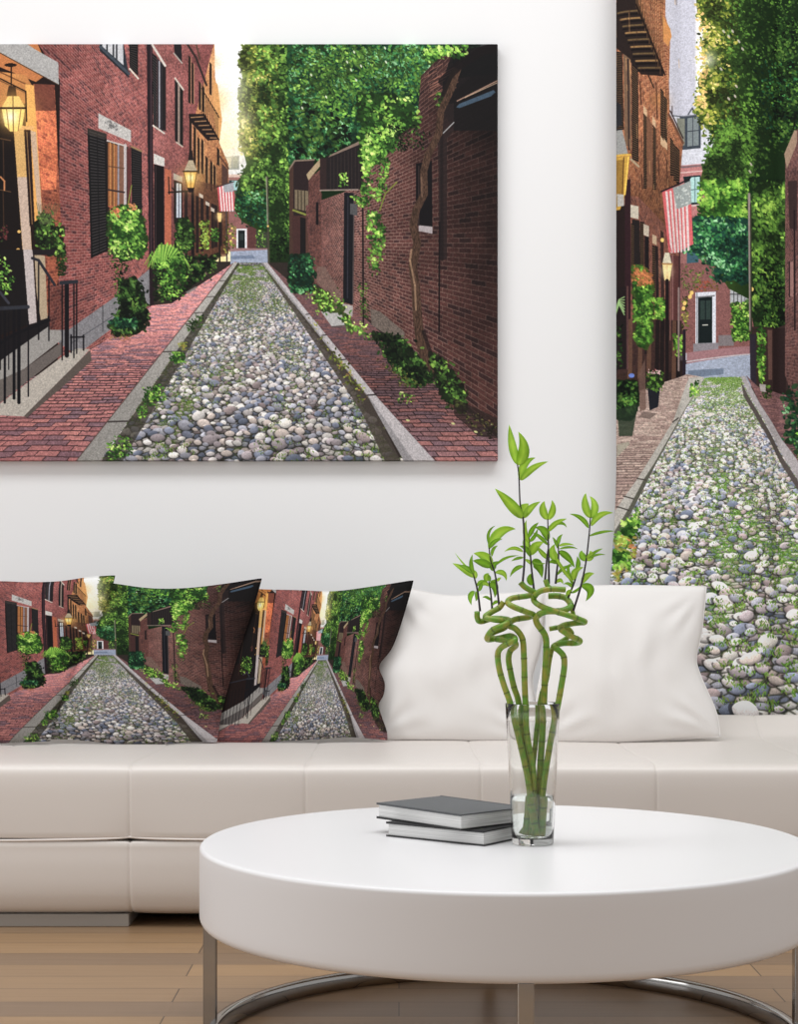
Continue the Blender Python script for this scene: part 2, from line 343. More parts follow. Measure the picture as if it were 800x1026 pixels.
    P.tex(a(155, 205, 255, 210, 270, 520, 285, 880, 300, 1020, 200, 1380, 190, 780), brick(VX, HY, .0172, .03, [(150, 72, 40), (120, 56, 36), (90, 40, 34)], (190, 110, 60), ma=.4, seed=9))
    P.tex(a(158, 330, 262, 330, 268, 560, 262, 700, 195, 700, 180, 560), brick(VX, HY, .0172, .03, [(236, 112, 30), (206, 88, 26), (160, 66, 30)], (250, 160, 70), ma=.35, seed=9), .8)
    P.tex(a(160, 205, 250, 208, 258, 330, 165, 330), (104, 52, 40), .7)
    P.tex(a(118, 205, 158, 212, 172, 420, 196, 800, 196, 860, 160, 850, 120, 420), (226, 158, 52)); P.tex(a(140, 420, 168, 430, 196, 800, 178, 830), (196, 164, 136))
    P.tex(a(60, 400, 112, 400, 150, 1010, 152, 1030, 108, 1030), (206, 160, 84)); P.tex(a(80, 640, 128, 640, 150, 1030, 110, 1030), (190, 170, 166), .8)
    P.tex(a(0, 400, 62, 400, 108, 1026, 0, 1040), (28, 20, 20)); P.tex([(-90, 128), (2, 125), (2, 262), (-90, 290)], (26, 20, 20))
    for y in (460, 700): P.line(a(0, y, 50, y + 10), .8, (96, 66, 40)); P.line(a(14, y + 10, 18, y + 200), .6, (80, 54, 34))
    P.line(a(100, 410, 150, 410), 3.5, (220, 160, 90)); P.tex(a(112, 420, 142, 420, 162, 870, 138, 870), (40, 26, 24)); P.line(a(125, 430, 150, 860), .7, (150, 110, 60))
    P.line(a(2, 640, 20, 660, 20, 700), 1.6, (190, 120, 60)); P.dab(19, 232, 2, .8, 0, (230, 180, 80)); P.dab(18, 250, 2, .8, 0, (210, 160, 70))
    for x in (-60, -30): P.line([(x, 100), (x, 300)], 1.2, (70, 48, 34))
    P.tex([(-90, 0), (22, 40), (58.5, 66), (58.5, 85), (-90, -10)], (150, 148, 146)); P.tex(a(-300, -60, 0, 18, 120, 18, 272, 105, 275, 208, 0, 58, -300, -120), granite((168, 166, 164), 11, .3)); P.line(a(0, 60, 274, 210), .8, (70, 50, 36))
    # hanging lantern
    P.line(a(52, 120, 52, 210), 1.2, (30, 18, 14)); P.dab(10.5, 65, 6.4, .3, 0, (40, 24, 16)); P.tex(a(40, 215, 72, 215, 78, 262, 30, 262), (46, 28, 20))
    P.glow(14, 112, 18, (255, 190, 60), .85)
    P.tex(a(38, 262, 88, 262, 118, 318, 5, 318), (240, 196, 90)); P.tex(a(8, 322, 116, 322, 104, 400, 78, 428, 48, 428, 22, 400), (255, 214, 96)); P.glow(11, 117, 7, (255, 250, 210), .95)
    P.line(a(2, 318, 120, 318), 1.8, (52, 32, 16)); P.line(a(60, 262, 62, 428), .8, (120, 76, 24)); P.line(a(30, 320, 42, 425), .7, (150, 96, 30)); P.line(a(98, 320, 84, 425), .7, (150, 96, 30))
    P.line(a(0, 180, 120, 240, 124, 380), 1.2, (34, 24, 20))
    # ---------------- ground
    P.tex([(-90, 470), (-90, 420), (40, 375), (100, 345), (152, 306), (172, 304), (236, 262), (238, 264), (80, 470)], paving(VX, HY, .10, .040, [(196, 124, 116), (160, 100, 102), (124, 98, 110)], (58, 42, 46), seed=3, ma=.85,
        shade=lambda X, Y: .98 + .3 * np.clip((400 - Y) / 100, 0, 1)))
    P.tex([(-90, 470), (-90, 425), (0, 418), (50, 380), (60, 400), (80, 470)], (130, 70, 72), .15)
    P.tex([(236, 263), (264, 263), (404, 466), (97, 466)], cobbles(VX, HY, .044, seed=2, moss=.45, asp=.8, mossx=lambda u, z: .10 * np.exp(-(u / .35) ** 2) * np.clip((z - 2.2) / 2, 0, 1) + .09 * np.clip((np.abs(u) - .58) * 12, 0, 1),
        shade=lambda X, Y: .72 + .30 * np.exp(-((Y - 345) / 48.) ** 2)))
    ms = lambda u, z: .5 * (float(fbm(np.array(u * 5.0 + 3), np.array(z * 1.3), 91, 3)) - .56) * 5 + .5 + .45 * math.exp(-(u / .3) ** 2) * min(1, max(0, (z - 2.4) / 1.6)) + (.35 if abs(u) > .6 else 0) + .10
    P.pebbles(VX, HY, 310., .050, 24, 224, -.70, .69, ms, [(70, 104, 34), (96, 134, 44), (128, 160, 60), (60, 84, 34), (110, 120, 50)], .94)
    # kerbs
    kl = [(234, 263), (238.5, 263), (101, 461), (100, 470), (70, 470), (77, 461)]
    P.tex([(238, 263), (240, 264), (118, 470), (96, 470)], (58, 54, 46), .75)
    P.tex(kl, lambda X, Y: C3((178, 174, 168)) * ((.98 - .16 * np.clip((Y - 300) / 100, 0, 1)) * (.82 + .36 * fbm(X * 1.2, Y * 1.2, 5, 3)))[..., None])
    for y in (281, 297, 313, 324, 352, 422): P.line([(VX - (y - HY) * .80 - 1, y + .5), (VX - (y - HY) * .70 + 1, y)], .5 + (y - 263) / 160., (66, 60, 58))
    P.line([(233, 264), (76, 462)], .9, (90, 66, 62), .8)
    P.tex([(262, 263), (265, 263), (415, 440), (446, 470), (426, 470), (405, 462), (370, 400)], granite((146, 142, 144), 6, .35))
    P.tex([(262, 264), (370, 399), (402, 462), (409, 470), (390, 470), (362, 412), (286, 300)], (74, 66, 60), .85)
    P.tex([(264, 263), (268, 263), (380, 400), (440, 466), (418, 466), (371, 399)], granite((182, 176, 178), 6, .35))
    for y in (315, 336, 360.5, 396): P.line([(VX + (y - HY) * .76, y), (VX + (y - HY) * .92 + 1, y - 2)], .5 + (y - 263) / 160., (58, 52, 52))
    # right pavement
    P.tex([(268, 263), (300, 290), (345, 300), (500, 440), (500, 470), (440, 466), (380, 400)], paving(VX, HY, .10, .038, [(150, 104, 104), (122, 94, 102), (168, 106, 100)], (40, 28, 30), seed=8,
        shade=lambda X, Y: .8 + .25 * np.clip((Y - 400) / 60, 0, 1)))
    # ---------------- right wall
    P.tex(c(0, 470, 0, 800, 60, 900, 100, 900, 120, 560, 20, 445), (74, 52, 44))
    P.tex(c(15, 440, 90, 435, 90, 640, 15, 640), (46, 34, 36)); P.line(c(0, 470, 20, 440, 90, 436), 1.6, (130, 112, 96))
    P.tex(c(20, 545, 70, 550, 70, 625, 20, 615), (120, 106, 84)); [P.line(c(x, 550, x, 620), .8, (52, 44, 34)) for x in (32, 44, 56)]; P.line(c(15, 620, 70, 640), 2, (128, 134, 52))
    P.tex(c(10, 640, 40, 640, 40, 800, 14, 790), (70, 44, 42)); P.tex(c(40, 645, 60, 650, 60, 830, 40, 820), (30, 26, 28)); P.tex(c(60, 640, 115, 520, 115, 860, 60, 860), (86, 56, 48))
    wr = [(104, 62, 56), (84, 50, 48), (60, 40, 42)]; wm = (148, 116, 104)
    sh = lambda X, Y: 1.12 - .68 * np.clip((X - 360) / 130, 0, 1) * np.clip(1.1 - (Y - 200) / 300, .35, 1) - .25 * np.clip((170 - Y) / 90, 0, 1)
    P.tex(c(470, 250, 480, 130, 560, 50, 770, 10, 770, 400, 400, 400), brick(VX, HY, .0235, .085, [(72, 46, 42), (56, 36, 36), (40, 28, 30)], (130, 96, 84), sgn=1, seed=12, ma=.6))
    P.tex(g(60, -160, 200, -210, 300, -330, 770, -720, 770, 680, 640, 560, 420, 330, 300, 260, 180, 190, 80, 110), brick(VX, HY, .0235, .085, wr, wm, sgn=1, seed=12, ma=.72, shade=sh))
    P.tex(c(70, 505, 115, 470, 118, 870, 100, 850, 70, 800), brick(VX, HY, .03, .1, [(112, 66, 58), (92, 54, 50), (70, 46, 46)], wm, sgn=1, seed=14, ma=.3))
    P.tex(c(62, 490, 112, 432, 120, 450, 70, 512), (168, 146, 112)); P.tex(c(112, 430, 138, 430, 138, 545, 112, 545), (52, 38, 38)); P.tex(c(97, 592, 106, 592, 106, 675, 97, 672), (26, 22, 26))
    P.tex(c(135, 425, 270, 362, 270, 545, 135, 545), (38, 32, 34)); [P.line(c(x, 430 - (x - 150) * .4, x, 545), .5, (70, 58, 54), .7) for x in range(150, 268, 13)]
    P.tex(c(142, 428, 150, 418, 268, 362, 272, 374), (132, 112, 98)); P.line(c(112, 548, 250, 545), 1.3, (150, 132, 122))
    P.leaves(c(180, 480, 212, 478, 212, 530, 182, 535), 45, .8, 1.8, GRB)
    # door recess
    P.tex(c(200, 555, 238, 558, 236, 800, 232, 965, 196, 955), (26, 26, 32)); P.line(c(214, 570, 212, 940), .8, (56, 56, 66)); P.line(c(236, 560, 232, 960), 1.0, (88, 76, 74)); P.tex(c(222, 595, 248, 598, 248, 640, 222, 635), (84, 84, 86))
    P.tex(g(188, 195, 232, 205, 230, 245, 200, 230), (170, 164, 160)); P.tex(g(115, 225, 190, 228, 218, 275, 155, 280), (176, 174, 172)); P.line(g(155, 281, 218, 276), 1, (84, 76, 72))
    P.line(c(268, 600, 270, 1040), 1.5, (34, 26, 28))
    # stone footing
    P.tex(g(295, 215, 330, 225, 420, 300, 420, 350, 300, 275), granite((110, 98, 90), 15, .6)); P.tex(g(100, 60, 130, 62, 190, 160, 180, 195, 100, 120), granite((120, 98, 88), 16, .6), .7)
    # upper dark bay and window
    P.tex(c(590, 60, 770, 20, 770, 330, 600, 330, 555, 250, 560, 140), (24, 22, 24), .86); P.tex(c(540, 240, 600, 230, 600, 330, 575, 360, 575, 800, 548, 800), (44, 34, 34), .8)
    P.tex(c(590, 20, 770, 10, 770, 120, 600, 140), (20, 20, 22), .8)
    P.line(c(612, 222, 765, 145), 1.2, (150, 118, 100)); P.tex(c(608, 245, 620, 232, 745, 182, 752, 190, 735, 205, 620, 248), (62, 82, 100)); P.line(c(560, 340, 600, 300), 1, (160, 160, 160))
    P.line(c(640, 210, 770, 150), .6, (190, 160, 130))
    for k in range(16):
        x = 480 + P.rng.uniform(0, 120); y = 80 + P.rng.uniform(0, 130); P.line(c(x, y, x + 44, y - 24), .7, (160, 104, 84), .7)
    P.tex(c(462, 450, 520, 440, 522, 680, 462, 675), (24, 20, 24)); P.line(c(472, 460, 472, 670), 1.0, (60, 46, 44)); P.tex(c(472, 675, 522, 680, 522, 706, 472, 696), (166, 156, 158))
    P.line(g(548, -100, 546, 300), 1.3, (26, 20, 22)); P.line(c(555, 330, 557, 800), 3.0, (30, 24, 26), .6)
    # ivy hanging over the wall
    P.leaves(c(250, 200, 400, 200, 480, 300, 400, 330, 380, 400, 330, 420, 290, 460, 262, 440), 620, 1.1, 2.7, GRB, sc=.1, seed=8, base=(28, 52, 20))
    P.leaves(c(265, 380, 345, 380, 350, 420, 300, 470, 290, 600, 262, 610), 330, 1.0, 2.3, GRB, sc=.15, seed=9)
    P.leaves(c(345, 430, 368, 430, 350, 540, 325, 590, 300, 560, 330, 500), 150, 1.0, 2.2, GRB, sc=.15, seed=9); P.leaves(c(225, 570, 290, 570, 290, 610, 240, 600), 60, 1, 2.1, GRB)
    P.leaves(c(280, 630, 330, 625, 348, 700, 345, 760, 320, 830, 300, 860, 295, 760), 260, 1.0, 2.5, GRB, sc=.15, seed=10); P.line(c(330, 620, 350, 560, 392, 518), 1.3, (120, 128, 44))
    P.leaves(c(340, 300, 470, 330, 520, 350, 470, 390, 390, 420), 160, .8, 1.8, GRD, sc=.15); P.leaves(g(250, 120, 290, 120, 290, 250, 262, 250), 90, .8, 1.7, GR)
    P.leaves(c(490, 40, 560, 20, 660, 20, 640, 70, 560, 60, 510, 80), 150, 1.2, 2.8, GRB, sc=.1); P.leaves(c(530, 195, 572, 190, 560, 245, 535, 240), 30, 1, 2.4, GR)
    # trunk of the climbing plant
    bark = lambda X, Y: C3((88, 64, 50)) * (.42 + .9 * fbm(X * 1.6, Y * .4, 5, 3))[..., None]
    P.line(c(620, 90, 590, 180, 552, 260, 545, 340, 505, 420, 490, 480, 492, 560, 462, 620, 452, 680, 466, 740, 450, 830), 6.5, bark, 1, 8.0)
    P.line(g(450, 60, 460, 130, 468, 250, 478, 340, 500, 400, 560, 470, 600, 560), 8, bark, 1, 11)
    P.line(g(445, 0, 440, 40, 458, 130, 462, 220), 1.8, (166, 132, 100), .7); P.line(c(482, 500, 484, 570), 1.5, (130, 100, 80), .6); P.line(g(490, 300, 520, 390, 590, 480), 3.5, (30, 22, 22), .7)
    P.line(c(560, 150, 620, 90, 700, 40, 770, 20), 9, (26, 20, 22), .8); P.line(c(600, 110, 560, 200), 4, (34, 26, 24))
    # foot of right wall plants
    P.leaves(g(300, 300, 400, 320, 470, 400, 520, 470, 470, 500, 400, 460, 320, 330), 420, 1.0, 2.6, GRD + [(120, 160, 60)], sc=.1, seed=20, base=(30, 42, 22))
    P.leaves(g(510, 380, 560, 400, 650, 530, 640, 600, 560, 540), 260, 1.0, 2.6, GR, sc=.12, seed=21, base=(26, 30, 20)); P.tex(g(600, 540, 770, 620, 770, 690, 690, 680, 600, 600), (44, 34, 32), .7)
    P.leaves(g(640, 590, 760, 640, 740, 690, 640, 640), 90, .7, 1.8, [(30, 30, 20), (60, 56, 34), (96, 96, 50), (120, 90, 60), (150, 150, 110)])
    P.leaves(g(60, 130, 130, 150, 190, 200, 240, 300, 215, 300, 180, 230, 110, 220), 220, .8, 1.9, GRB, sc=.15, seed=22, base=(60, 76, 30)); P.leaves(g(0, 20, 70, 20, 95, 90, 80, 150, 20, 160, 0, 120), 300, .8, 2.2, GRT, sc=.13, seed=23, base=(20, 44, 26))
    P.leaves(g(270, 270, 300, 330, 250, 310, 215, 260), 60, .8, 2, GRB)
    P.leaves(g(140, 360, 190, 400, 290, 560, 270, 560, 200, 470), 200, .8, 2.0, [(60, 60, 24), (92, 104, 30), (136, 150, 48), (150, 110, 60)], sc=.2); P.leaves(g(60, 220, 110, 300, 150, 370, 120, 340), 100, .6, 1.5, [(70, 66, 30), (100, 110, 34), (150, 150, 50)])
    P.leaves(g(390, 520, 460, 530, 440, 565, 400, 560), 40, .8, 1.8, GR); P.leaves(g(300, 400, 400, 430, 480, 500, 420, 500), 70, .7, 1.6, [(80, 80, 34), (110, 116, 40), (70, 56, 40)])
    for x, y in ((597, 634), (680, 664), (432, 622), (410, 520)): P.dab(*g(x, y)[0], 2.2, .5, .3, (196, 196, 130))
    # left verge tufts
    P.leaves(d(510, 900, 600, 870, 620, 940, 560, 1000, 500, 985), 150, .8, 2.0, GRB, sc=.2); P.leaves(d(668, 650, 750, 630, 780, 690, 680, 730), 150, .8, 2.0, GRB, sc=.2); P.leaves(d(640, 740, 690, 720, 680, 790, 645, 790), 60, .8, 1.7, GRB)
    P.leaves(e(140, 480, 215, 480, 210, 525, 145, 530), 90, .9, 2.0, GRB); P.leaves(e(220, 380, 265, 370, 300, 310, 290, 300, 240, 340), 100, .7, 1.6, GR + [(150, 180, 60)]); P.leaves(e(180, 440, 220, 430, 215, 470), 50, .7, 1.5, [(120, 130, 40), (150, 130, 50)])
    # left plants
    P.leaves(e(60, 40, 300, 30, 380, 10, 300, 120, 160, 230, 70, 250), 420, .9, 2.0, GRD + [(90, 80, 60), (120, 100, 84)], sc=.2, seed=60, base=(28, 32, 22))
    P.leaves(a(505, 800, 560, 780, 620, 770, 660, 830, 688, 940, 660, 1010, 560, 1025, 520, 980, 505, 880), 560, 1.0, 2.5, GRB, sc=.11, seed=30, base=(40, 70, 24)); P.leaves(a(510, 770, 560, 780, 560, 830, 520, 820), 40, .8, 1.7, [(196, 96, 50), (170, 80, 40), (120, 110, 40)]); P.leaves(a(590, 760, 640, 770, 640, 800, 600, 790), 26, .8, 1.7, [(210, 130, 70), (190, 90, 50)])
    P.line(a(600, 760, 615, 680), 1, (130, 140, 50))
    P.leaves(d(500, 0, 590, 0, 600, 60, 580, 180, 600, 60, 560, 200, 545, 120), 130, .8, 1.8, GRD, sc=.15); P.leaves(d(560, 150, 640, 130, 660, 200, 690, 300, 700, 350, 610, 400, 540, 400, 512, 360, 560, 300), 520, 1.0, 2.4, GRD + [(80, 120, 50)], sc=.12, seed=31, base=(24, 34, 18)); P.leaves(d(510, 340, 560, 320, 640, 320, 640, 370, 560, 370), 140, 1.2, 2.5, GRT, sc=.2)
    P.leaves(d(490, 400, 560, 395, 640, 400, 600, 420, 500, 425), 60, .6, 1.4, [(150, 90, 60), (120, 110, 50), (90, 60, 40)])
    for i in range(46):
        t = i / 45; x0, y0 = 163, 262; th = -2.9 + 2.7 * t; r = 18 + 7 * P.rng.rand(); P.line([(x0 + 3 * math.cos(th), y0 + 6), (x0 + r * .7 * math.cos(th) + 4, y0 + r * .8 * math.sin(th)), (x0 + r * math.cos(th) + 5, y0 + r * .55 * math.sin(th) + 10 * P.rng.rand() + 6)], 1.5, GRB[1 + i % 4], .95, .5)
    P.leaves(e(85, 60, 200, 20, 225, 110, 200, 200, 150, 240, 110, 230), 380, .9, 2.0, GRB[:5], sc=.14, seed=33)
    P.leaves(b(175, 850, 215, 830, 250, 880, 250, 960, 210, 1000, 170, 960), 260, .9, 2.0, GR, sc=.14, seed=34, base=(24, 44, 20)); P.leaves(e(240, 60, 300, 60, 300, 150, 250, 160), 180, .8, 1.9, GRD, sc=.2); P.leaves(e(315, 40, 355, 40, 358, 105, 320, 110), 100, .7, 1.6, GRD)
    P.leaves(b(280, 850, 325, 840, 325, 980, 290, 980), 200, .8, 1.7, GRY[:4] + GRB[3:5], sc=.2); P.leaves(b(330, 880, 370, 880, 368, 940, 335, 945), 90, .7, 1.5, GRB[:4]); P.leaves(b(415, 855, 450, 850, 450, 960, 390, 1000, 400, 940), 110, .6, 1.4, GRY[:5]); P.leaves(b(610, 890, 700, 900, 700, 1000, 620, 1040), 160, .8, 1.6, GRD)
    P.tex(e(215, 200, 262, 172, 272, 178, 225, 208), (140, 134, 130), .8)
    # entrance plants, railing and steps
    P.tex(d(0, 520, 225, 330, 290, 390, 290, 420, 110, 560, 0, 610), (150, 146, 142)); P.tex(d(0, 610, 110, 560, 290, 430, 290, 490, 0, 715), (104, 96, 92)); P.tex(d(-400, 690, 0, 520, 0, 610, -400, 780), (140, 136, 132)); P.tex(d(-400, 780, 0, 610, 0, 715, -400, 900), (96, 90, 88))
    P.tex(d(0, 720, 290, 500, 360, 462, 420, 465, 380, 510, 110, 780, 0, 775), granite((176, 168, 158), 17, .3)); P.tex(d(110, 780, 380, 510, 422, 468, 428, 520, 340, 600, 125, 785), (92, 82, 76)); P.tex(d(-400, 880, 0, 720, 0, 780, -400, 800), (170, 162, 154))
    P.tex(d(0, 420, 225, 310, 225, 360, 0, 520), (28, 24, 28)); P.tex(d(108, 0, 152, 0, 172, 340, 135, 350), (186, 174, 172)); P.tex(d(160, 20, 210, 30, 222, 320, 190, 330, 170, 200), (172, 152, 124)); P.tex(d(0, 0, 108, 0, 135, 350, 0, 400), (28, 24, 26))
    P.tex(d(225, 165, 300, 170, 300, 375, 232, 375), brick(VX, HY, .0172, .03, [(112, 56, 46), (92, 46, 42), (70, 38, 38)], (150, 104, 90), ma=.4, seed=9))
    ir = (20, 18, 24)
    for x, y0, y1, w in ((22, 290, 715, 2.2), (65, 280, 695, 2.8), (88, 280, 715, 3.2), (132, 340, 685, 1.4), (180, 60, 420, 1.3), (228, 120, 425, 1.3), (290, 165, 515, 1.3), (312, 160, 495, 4.2), (345, 160, 505, 1.3), (358, 150, 485, 1.3), (332, 400, 480, 1.6), (390, 400, 470, 1.4), (0, 280, 560, 1.4), (40, 300, 560, 1.0)): P.line(d(x, y0, x, y1), w, ir)
    P.line(d(150, 40, 180, 50, 255, 165), 2.6, (44, 44, 52)); P.line(d(-60, 230, 0, 200, 40, 250), 2.6, (60, 60, 70)); P.line(d(0, 275, 130, 268), 3.6, (50, 52, 60)); P.line(d(285, 155, 358, 150), 3.6, (44, 46, 54)); P.line(d(0, 440, 60, 400, 230, 330), 2.4, ir); P.line(d(330, 410, 392, 408), 1.4, ir)
    for k in range(7): P.line([(-76 + k * 11, 330 + (6 - k) * 3), (-76 + k * 11, 420)], 1.6, ir)
    P.line([(-90, 325), (2, 309)], 2.6, (48, 48, 56))
    P.leaves(a(165, 850, 210, 780, 240, 840, 290, 880, 300, 1000, 230, 1010, 170, 940), 260, .9, 2.2, GR, sc=.15, seed=40, base=(24, 34, 18)); P.leaves(d(265, 0, 305, 0, 312, 110, 275, 120), 100, .9, 2.0, GR + [(170, 190, 110)]); P.tex(d(150, 0, 262, 0, 250, 26, 155, 26), (36, 30, 34))
    for k in range(12): P.line(a(190 + k * 4, 860, 200 + k * 10 - 30, 760 + 5 * (k % 3)), .6, (96, 100, 70), .7)
    P.leaves(d(-120, 60, 0, 20, 50, 120, 70, 160, 40, 200, 0, 190, -100, 220), 260, .9, 2.2, GRB, sc=.2, seed=41)
    P.leaves(a(0, 880, 40, 860, 40, 930, 0, 950), 40, .8, 1.6, [(96, 40, 40), (60, 80, 40)])
    # street lamps and flag
    P.line(b(135, 640, 138, 720), 1, (30, 24, 26)); P.line(b(135, 712, 245, 705), 1.5, (34, 26, 26)); P.line(b(150, 690, 170, 712, 200, 706), 1, (34, 26, 26))
    P.glow(191, 180, 12, (255, 200, 90), .55); P.tex(b(230, 560, 248, 560, 268, 612, 208, 612), (176, 160, 130)); P.tex(b(232, 515, 246, 515, 252, 562, 226, 562), (40, 32, 32)); P.tex(b(204, 616, 270, 616, 256, 690, 220, 690), (226, 168, 44)); P.glow(190.5, 178, 4.5, (255, 246, 180), .95); P.line(b(204, 614, 270, 614), 1.3, (60, 44, 26)); P.line(b(238, 616, 238, 690), .6, (120, 84, 26)); P.line(b(206, 618, 222, 690), .6, (100, 70, 26)); P.line(b(268, 618, 254, 690), .6, (100, 70, 26)); P.tex(b(222, 690, 256, 690, 250, 712, 230, 712), (40, 30, 30))
    P.tex(b(362, 808, 384, 808, 380, 850, 368, 850), (240, 190, 100)); P.glow(220, 217, 4, (255, 220, 140), .6)
    for x, y in ((432, 880), (424, 905), (436, 925), (426, 938), (600, 870)): P.dab(*b(x, y)[0], 1.2, 1, 0, (236, 190, 90))
    P.tex(b(362, 686, 438, 664, 444, 796, 374, 802), (196, 58, 66))
    for i in range(5):
        t = (i + .5) / 5.2; P.line(b(368 + 70 * t, 690 - 16 * t, 378 + 66 * t, 798), 1.35, (236, 222, 220))
    P.tex(b(390, 676, 438, 664, 440, 708, 396, 712), (160, 164, 170)); P.line(b(358, 688, 440, 662), .8, (50, 40, 40))
    im = P.img
    for k in range(1): im = im
    g_ = fbm(*np.meshgrid(np.arange(P.W) * .55, np.arange(P.H) * .55), 77, 2)
    im = 96 + (im - 96) * 1.10
    im = im * (.86 + .28 * g_)[..., None]
    return np.clip(im, 0, 255)

def curtain_picture():
    P = Paint(604, -70, 960, 724, 2, 5)
    VX, HY = 725, 350
    a = T(4, 600, 0); b = T(4, 600, 180); c = T(4, 600, 360); d = T(4, 600, 540)
    P.rect(600, 300, 960, 730, (60, 46, 42)); P.rect(600, -80, 960, 360, lambda X, Y: mixc(C3((196, 196, 208)) + 0 * X[..., None], C3((252, 250, 248)), np.clip((X - 697) / 3, 0, 1)))  # grey left part of the sky is curtain fold shade painted into the print
    # end buildings
    P.tex(a(290, 455, 560, 455, 560, 660, 290, 660), lambda X, Y: C3((214, 216, 226)) * (.92 + .12 * fbm(X * .3, Y * .3))[..., None])
    P.line(a(298, 420, 298, 460), 1, (90, 80, 84)); P.line(a(300, 458, 395, 458), 1.2, (100, 104, 112))
    P.tex(a(330, 460, 412, 460, 412, 592, 340, 592), (66, 74, 84)); P.tex(a(318, 466, 352, 466, 352, 575, 322, 575), (130, 132, 120)); P.tex(a(362, 466, 404, 466, 404, 580, 362, 580), (128, 138, 140)); P.line(a(362, 520, 404, 520), .8, (60, 66, 74)); P.line(a(382, 466, 382, 580), .6, (70, 76, 84))
    P.line(a(365, 452, 380, 428, 390, 452), 1.2, (84, 88, 96))
    P.tex(a(330, 655, 470, 655, 470, 1000, 330, 1000), lambda X, Y: C3((186, 120, 118)) * (.85 + .3 * fbm(X * 1.2, Y * 2))[..., None]); P.line(a(330, 662, 430, 662), 1.6, (120, 104, 108)); P.line(a(330, 684, 440, 684), .8, (220, 196, 190))
    P.tex(a(345, 700, 412, 700, 412, 816, 370, 816), (30, 46, 50)); P.tex(a(372, 706, 408, 706, 408, 808, 372, 808), (172, 212, 208)); P.line(a(390, 706, 390, 808), .6, (90, 120, 124)); P.line(a(372, 756, 410, 756), .9, (90, 120, 124)); P.line(a(370, 820, 416, 820), 1.4, (216, 200, 196))
    P.tex(b(330, 140, 470, 140, 640, 300, 640, 500, 330, 500), lambda X, Y: C3((156, 104, 100)) * (.8 + .4 * fbm(X * 1.2, Y * 2))[..., None])
    P.tex(b(360, 196, 404, 196, 404, 330, 360, 330), (60, 96, 110)); P.tex(b(368, 205, 400, 205, 400, 262, 368, 262), (120, 170, 184))
    P.tex(b(330, 330, 700, 330, 700, 690, 330, 690), lambda X, Y: C3((142, 92, 88)) * (.7 + .5 * fbm(X * 1.2, Y * 2))[..., None])
    P.tex(b(392, 450, 470, 450, 470, 660, 392, 660), (214, 216, 226)); P.tex(b(402, 470, 456, 470, 456, 655, 402, 655), (24, 34, 36)); P.tex(b(410, 484, 428, 484, 428, 560, 410, 560), (50, 66, 62)); P.tex(b(432, 484, 450, 484, 450, 560, 432, 560), (50, 66, 62)); P.line(b(396, 470, 464, 466), 1.2, (120, 120, 124)); P.line(b(420, 582, 438, 582), 1, (200, 200, 190)); P.line(b(398, 450, 398, 656), .8, (120, 124, 130))
    P.tex(b(384, 655, 480, 655, 480, 690, 384, 690), (140, 134, 140)); P.tex(b(480, 625, 540, 625, 540, 668, 480, 668), (128, 120, 122)); P.tex(b(525, 430, 600, 430, 600, 500, 525, 500), (176, 180, 184)); [P.line(b(x, 430, x, 500), .6, (60, 60, 60)) for x in (540, 555, 570, 585)]; P.line(b(525, 462, 600, 462), .8, (60, 60, 60))
    P.leaves(b(380, 400, 470, 400, 480, 440, 390, 450), 60, .7, 1.7, [(150, 60, 30), (120, 90, 40), (80, 80, 40)])
    P.leaves(b(528, 495, 602, 490, 605, 640, 540, 650), 260, .8, 2.0, GRB, sc=.14, base=(50, 84, 30))
    P.leaves(b(330, 340, 430, 370, 400, 450, 350, 440), 90, .6, 1.4, GR)
    P.tex(b(360, 690, 610, 668, 610, 710, 360, 740), (160, 116, 120)); P.tex(b(355, 735, 610, 700, 612, 900, 355, 900), lambda X, Y: C3((160, 170, 190)) * (.85 + .3 * fbm(X * .4, Y * 2))[..., None]); P.line(b(360, 726, 610, 700), 1.2, (196, 186, 190))
    P.tex(c(365, 42, 500, 38, 500, 62, 365, 72), (112, 126, 146))
    # tree
    tm = a(420, -300, 395, 0, 400, 60, 440, 130, 400, 190, 430, 260, 400, 330, 420, 400, 385, 440, 410, 480, 470, 560, 430, 640, 410, 720, 440, 800, 400, 880, 350, 960, 400, 1020, 460, 1060, 520, 1160, 600, 1200, 640, 1400, 800, 1400, 1440, 1200, 1440, -300)
    P.tex(tm, lambda X, Y: mixc(C3((62, 84, 28)) + 0 * X[..., None], C3((22, 46, 18)), np.clip((X - 715) / 45, 0, 1)))
    P.leaves(a(420, -300, 395, 0, 400, 60, 430, 130, 400, 190, 440, 250, 500, 260, 560, 100, 560, -300), 2000, 1.0, 2.2, GRY, sc=.07)
    P.leaves(a(410, 330, 430, 280, 500, 260, 560, 360, 560, 520, 470, 560, 385, 450), 700, 1.2, 2.8, GRY, sc=.07, seed=1)
    P.tex(a(400, 150, 432, 235, 430, 270, 398, 320), (253, 250, 250)); P.glow(709, 60, 9, (255, 250, 240), .6)
    P.leaves(a(520, -300, 500, 260, 520, 560, 440, 640, 420, 740, 470, 820, 620, 760, 760, 520, 1440, 500, 1440, -300), 9000, .9, 2.2, GR[:5], sc=.06, seed=2)
    P.leaves(a(620, 300, 800, 200, 1440, 200, 1440, 520, 760, 560, 700, 520), 1400, 1.0, 2.3, GRT[:5], sc=.06, seed=12)
    P.leaves(a(470, 480, 620, 480, 640, 760, 440, 760, 420, 640), 1300, 1.0, 2.3, GR[:5], sc=.08, seed=52)
    P.leaves(b(400, 0, 600, 0, 602, 200, 500, 180, 400, 160), 900, 1.1, 2.8, GRB[:5], sc=.08, seed=3); P.leaves(b(390, 150, 600, 170, 600, 420, 470, 400, 430, 300, 350, 280), 900, 1.0, 2.4, GRT, sc=.09, seed=4, base=(24, 66, 54))
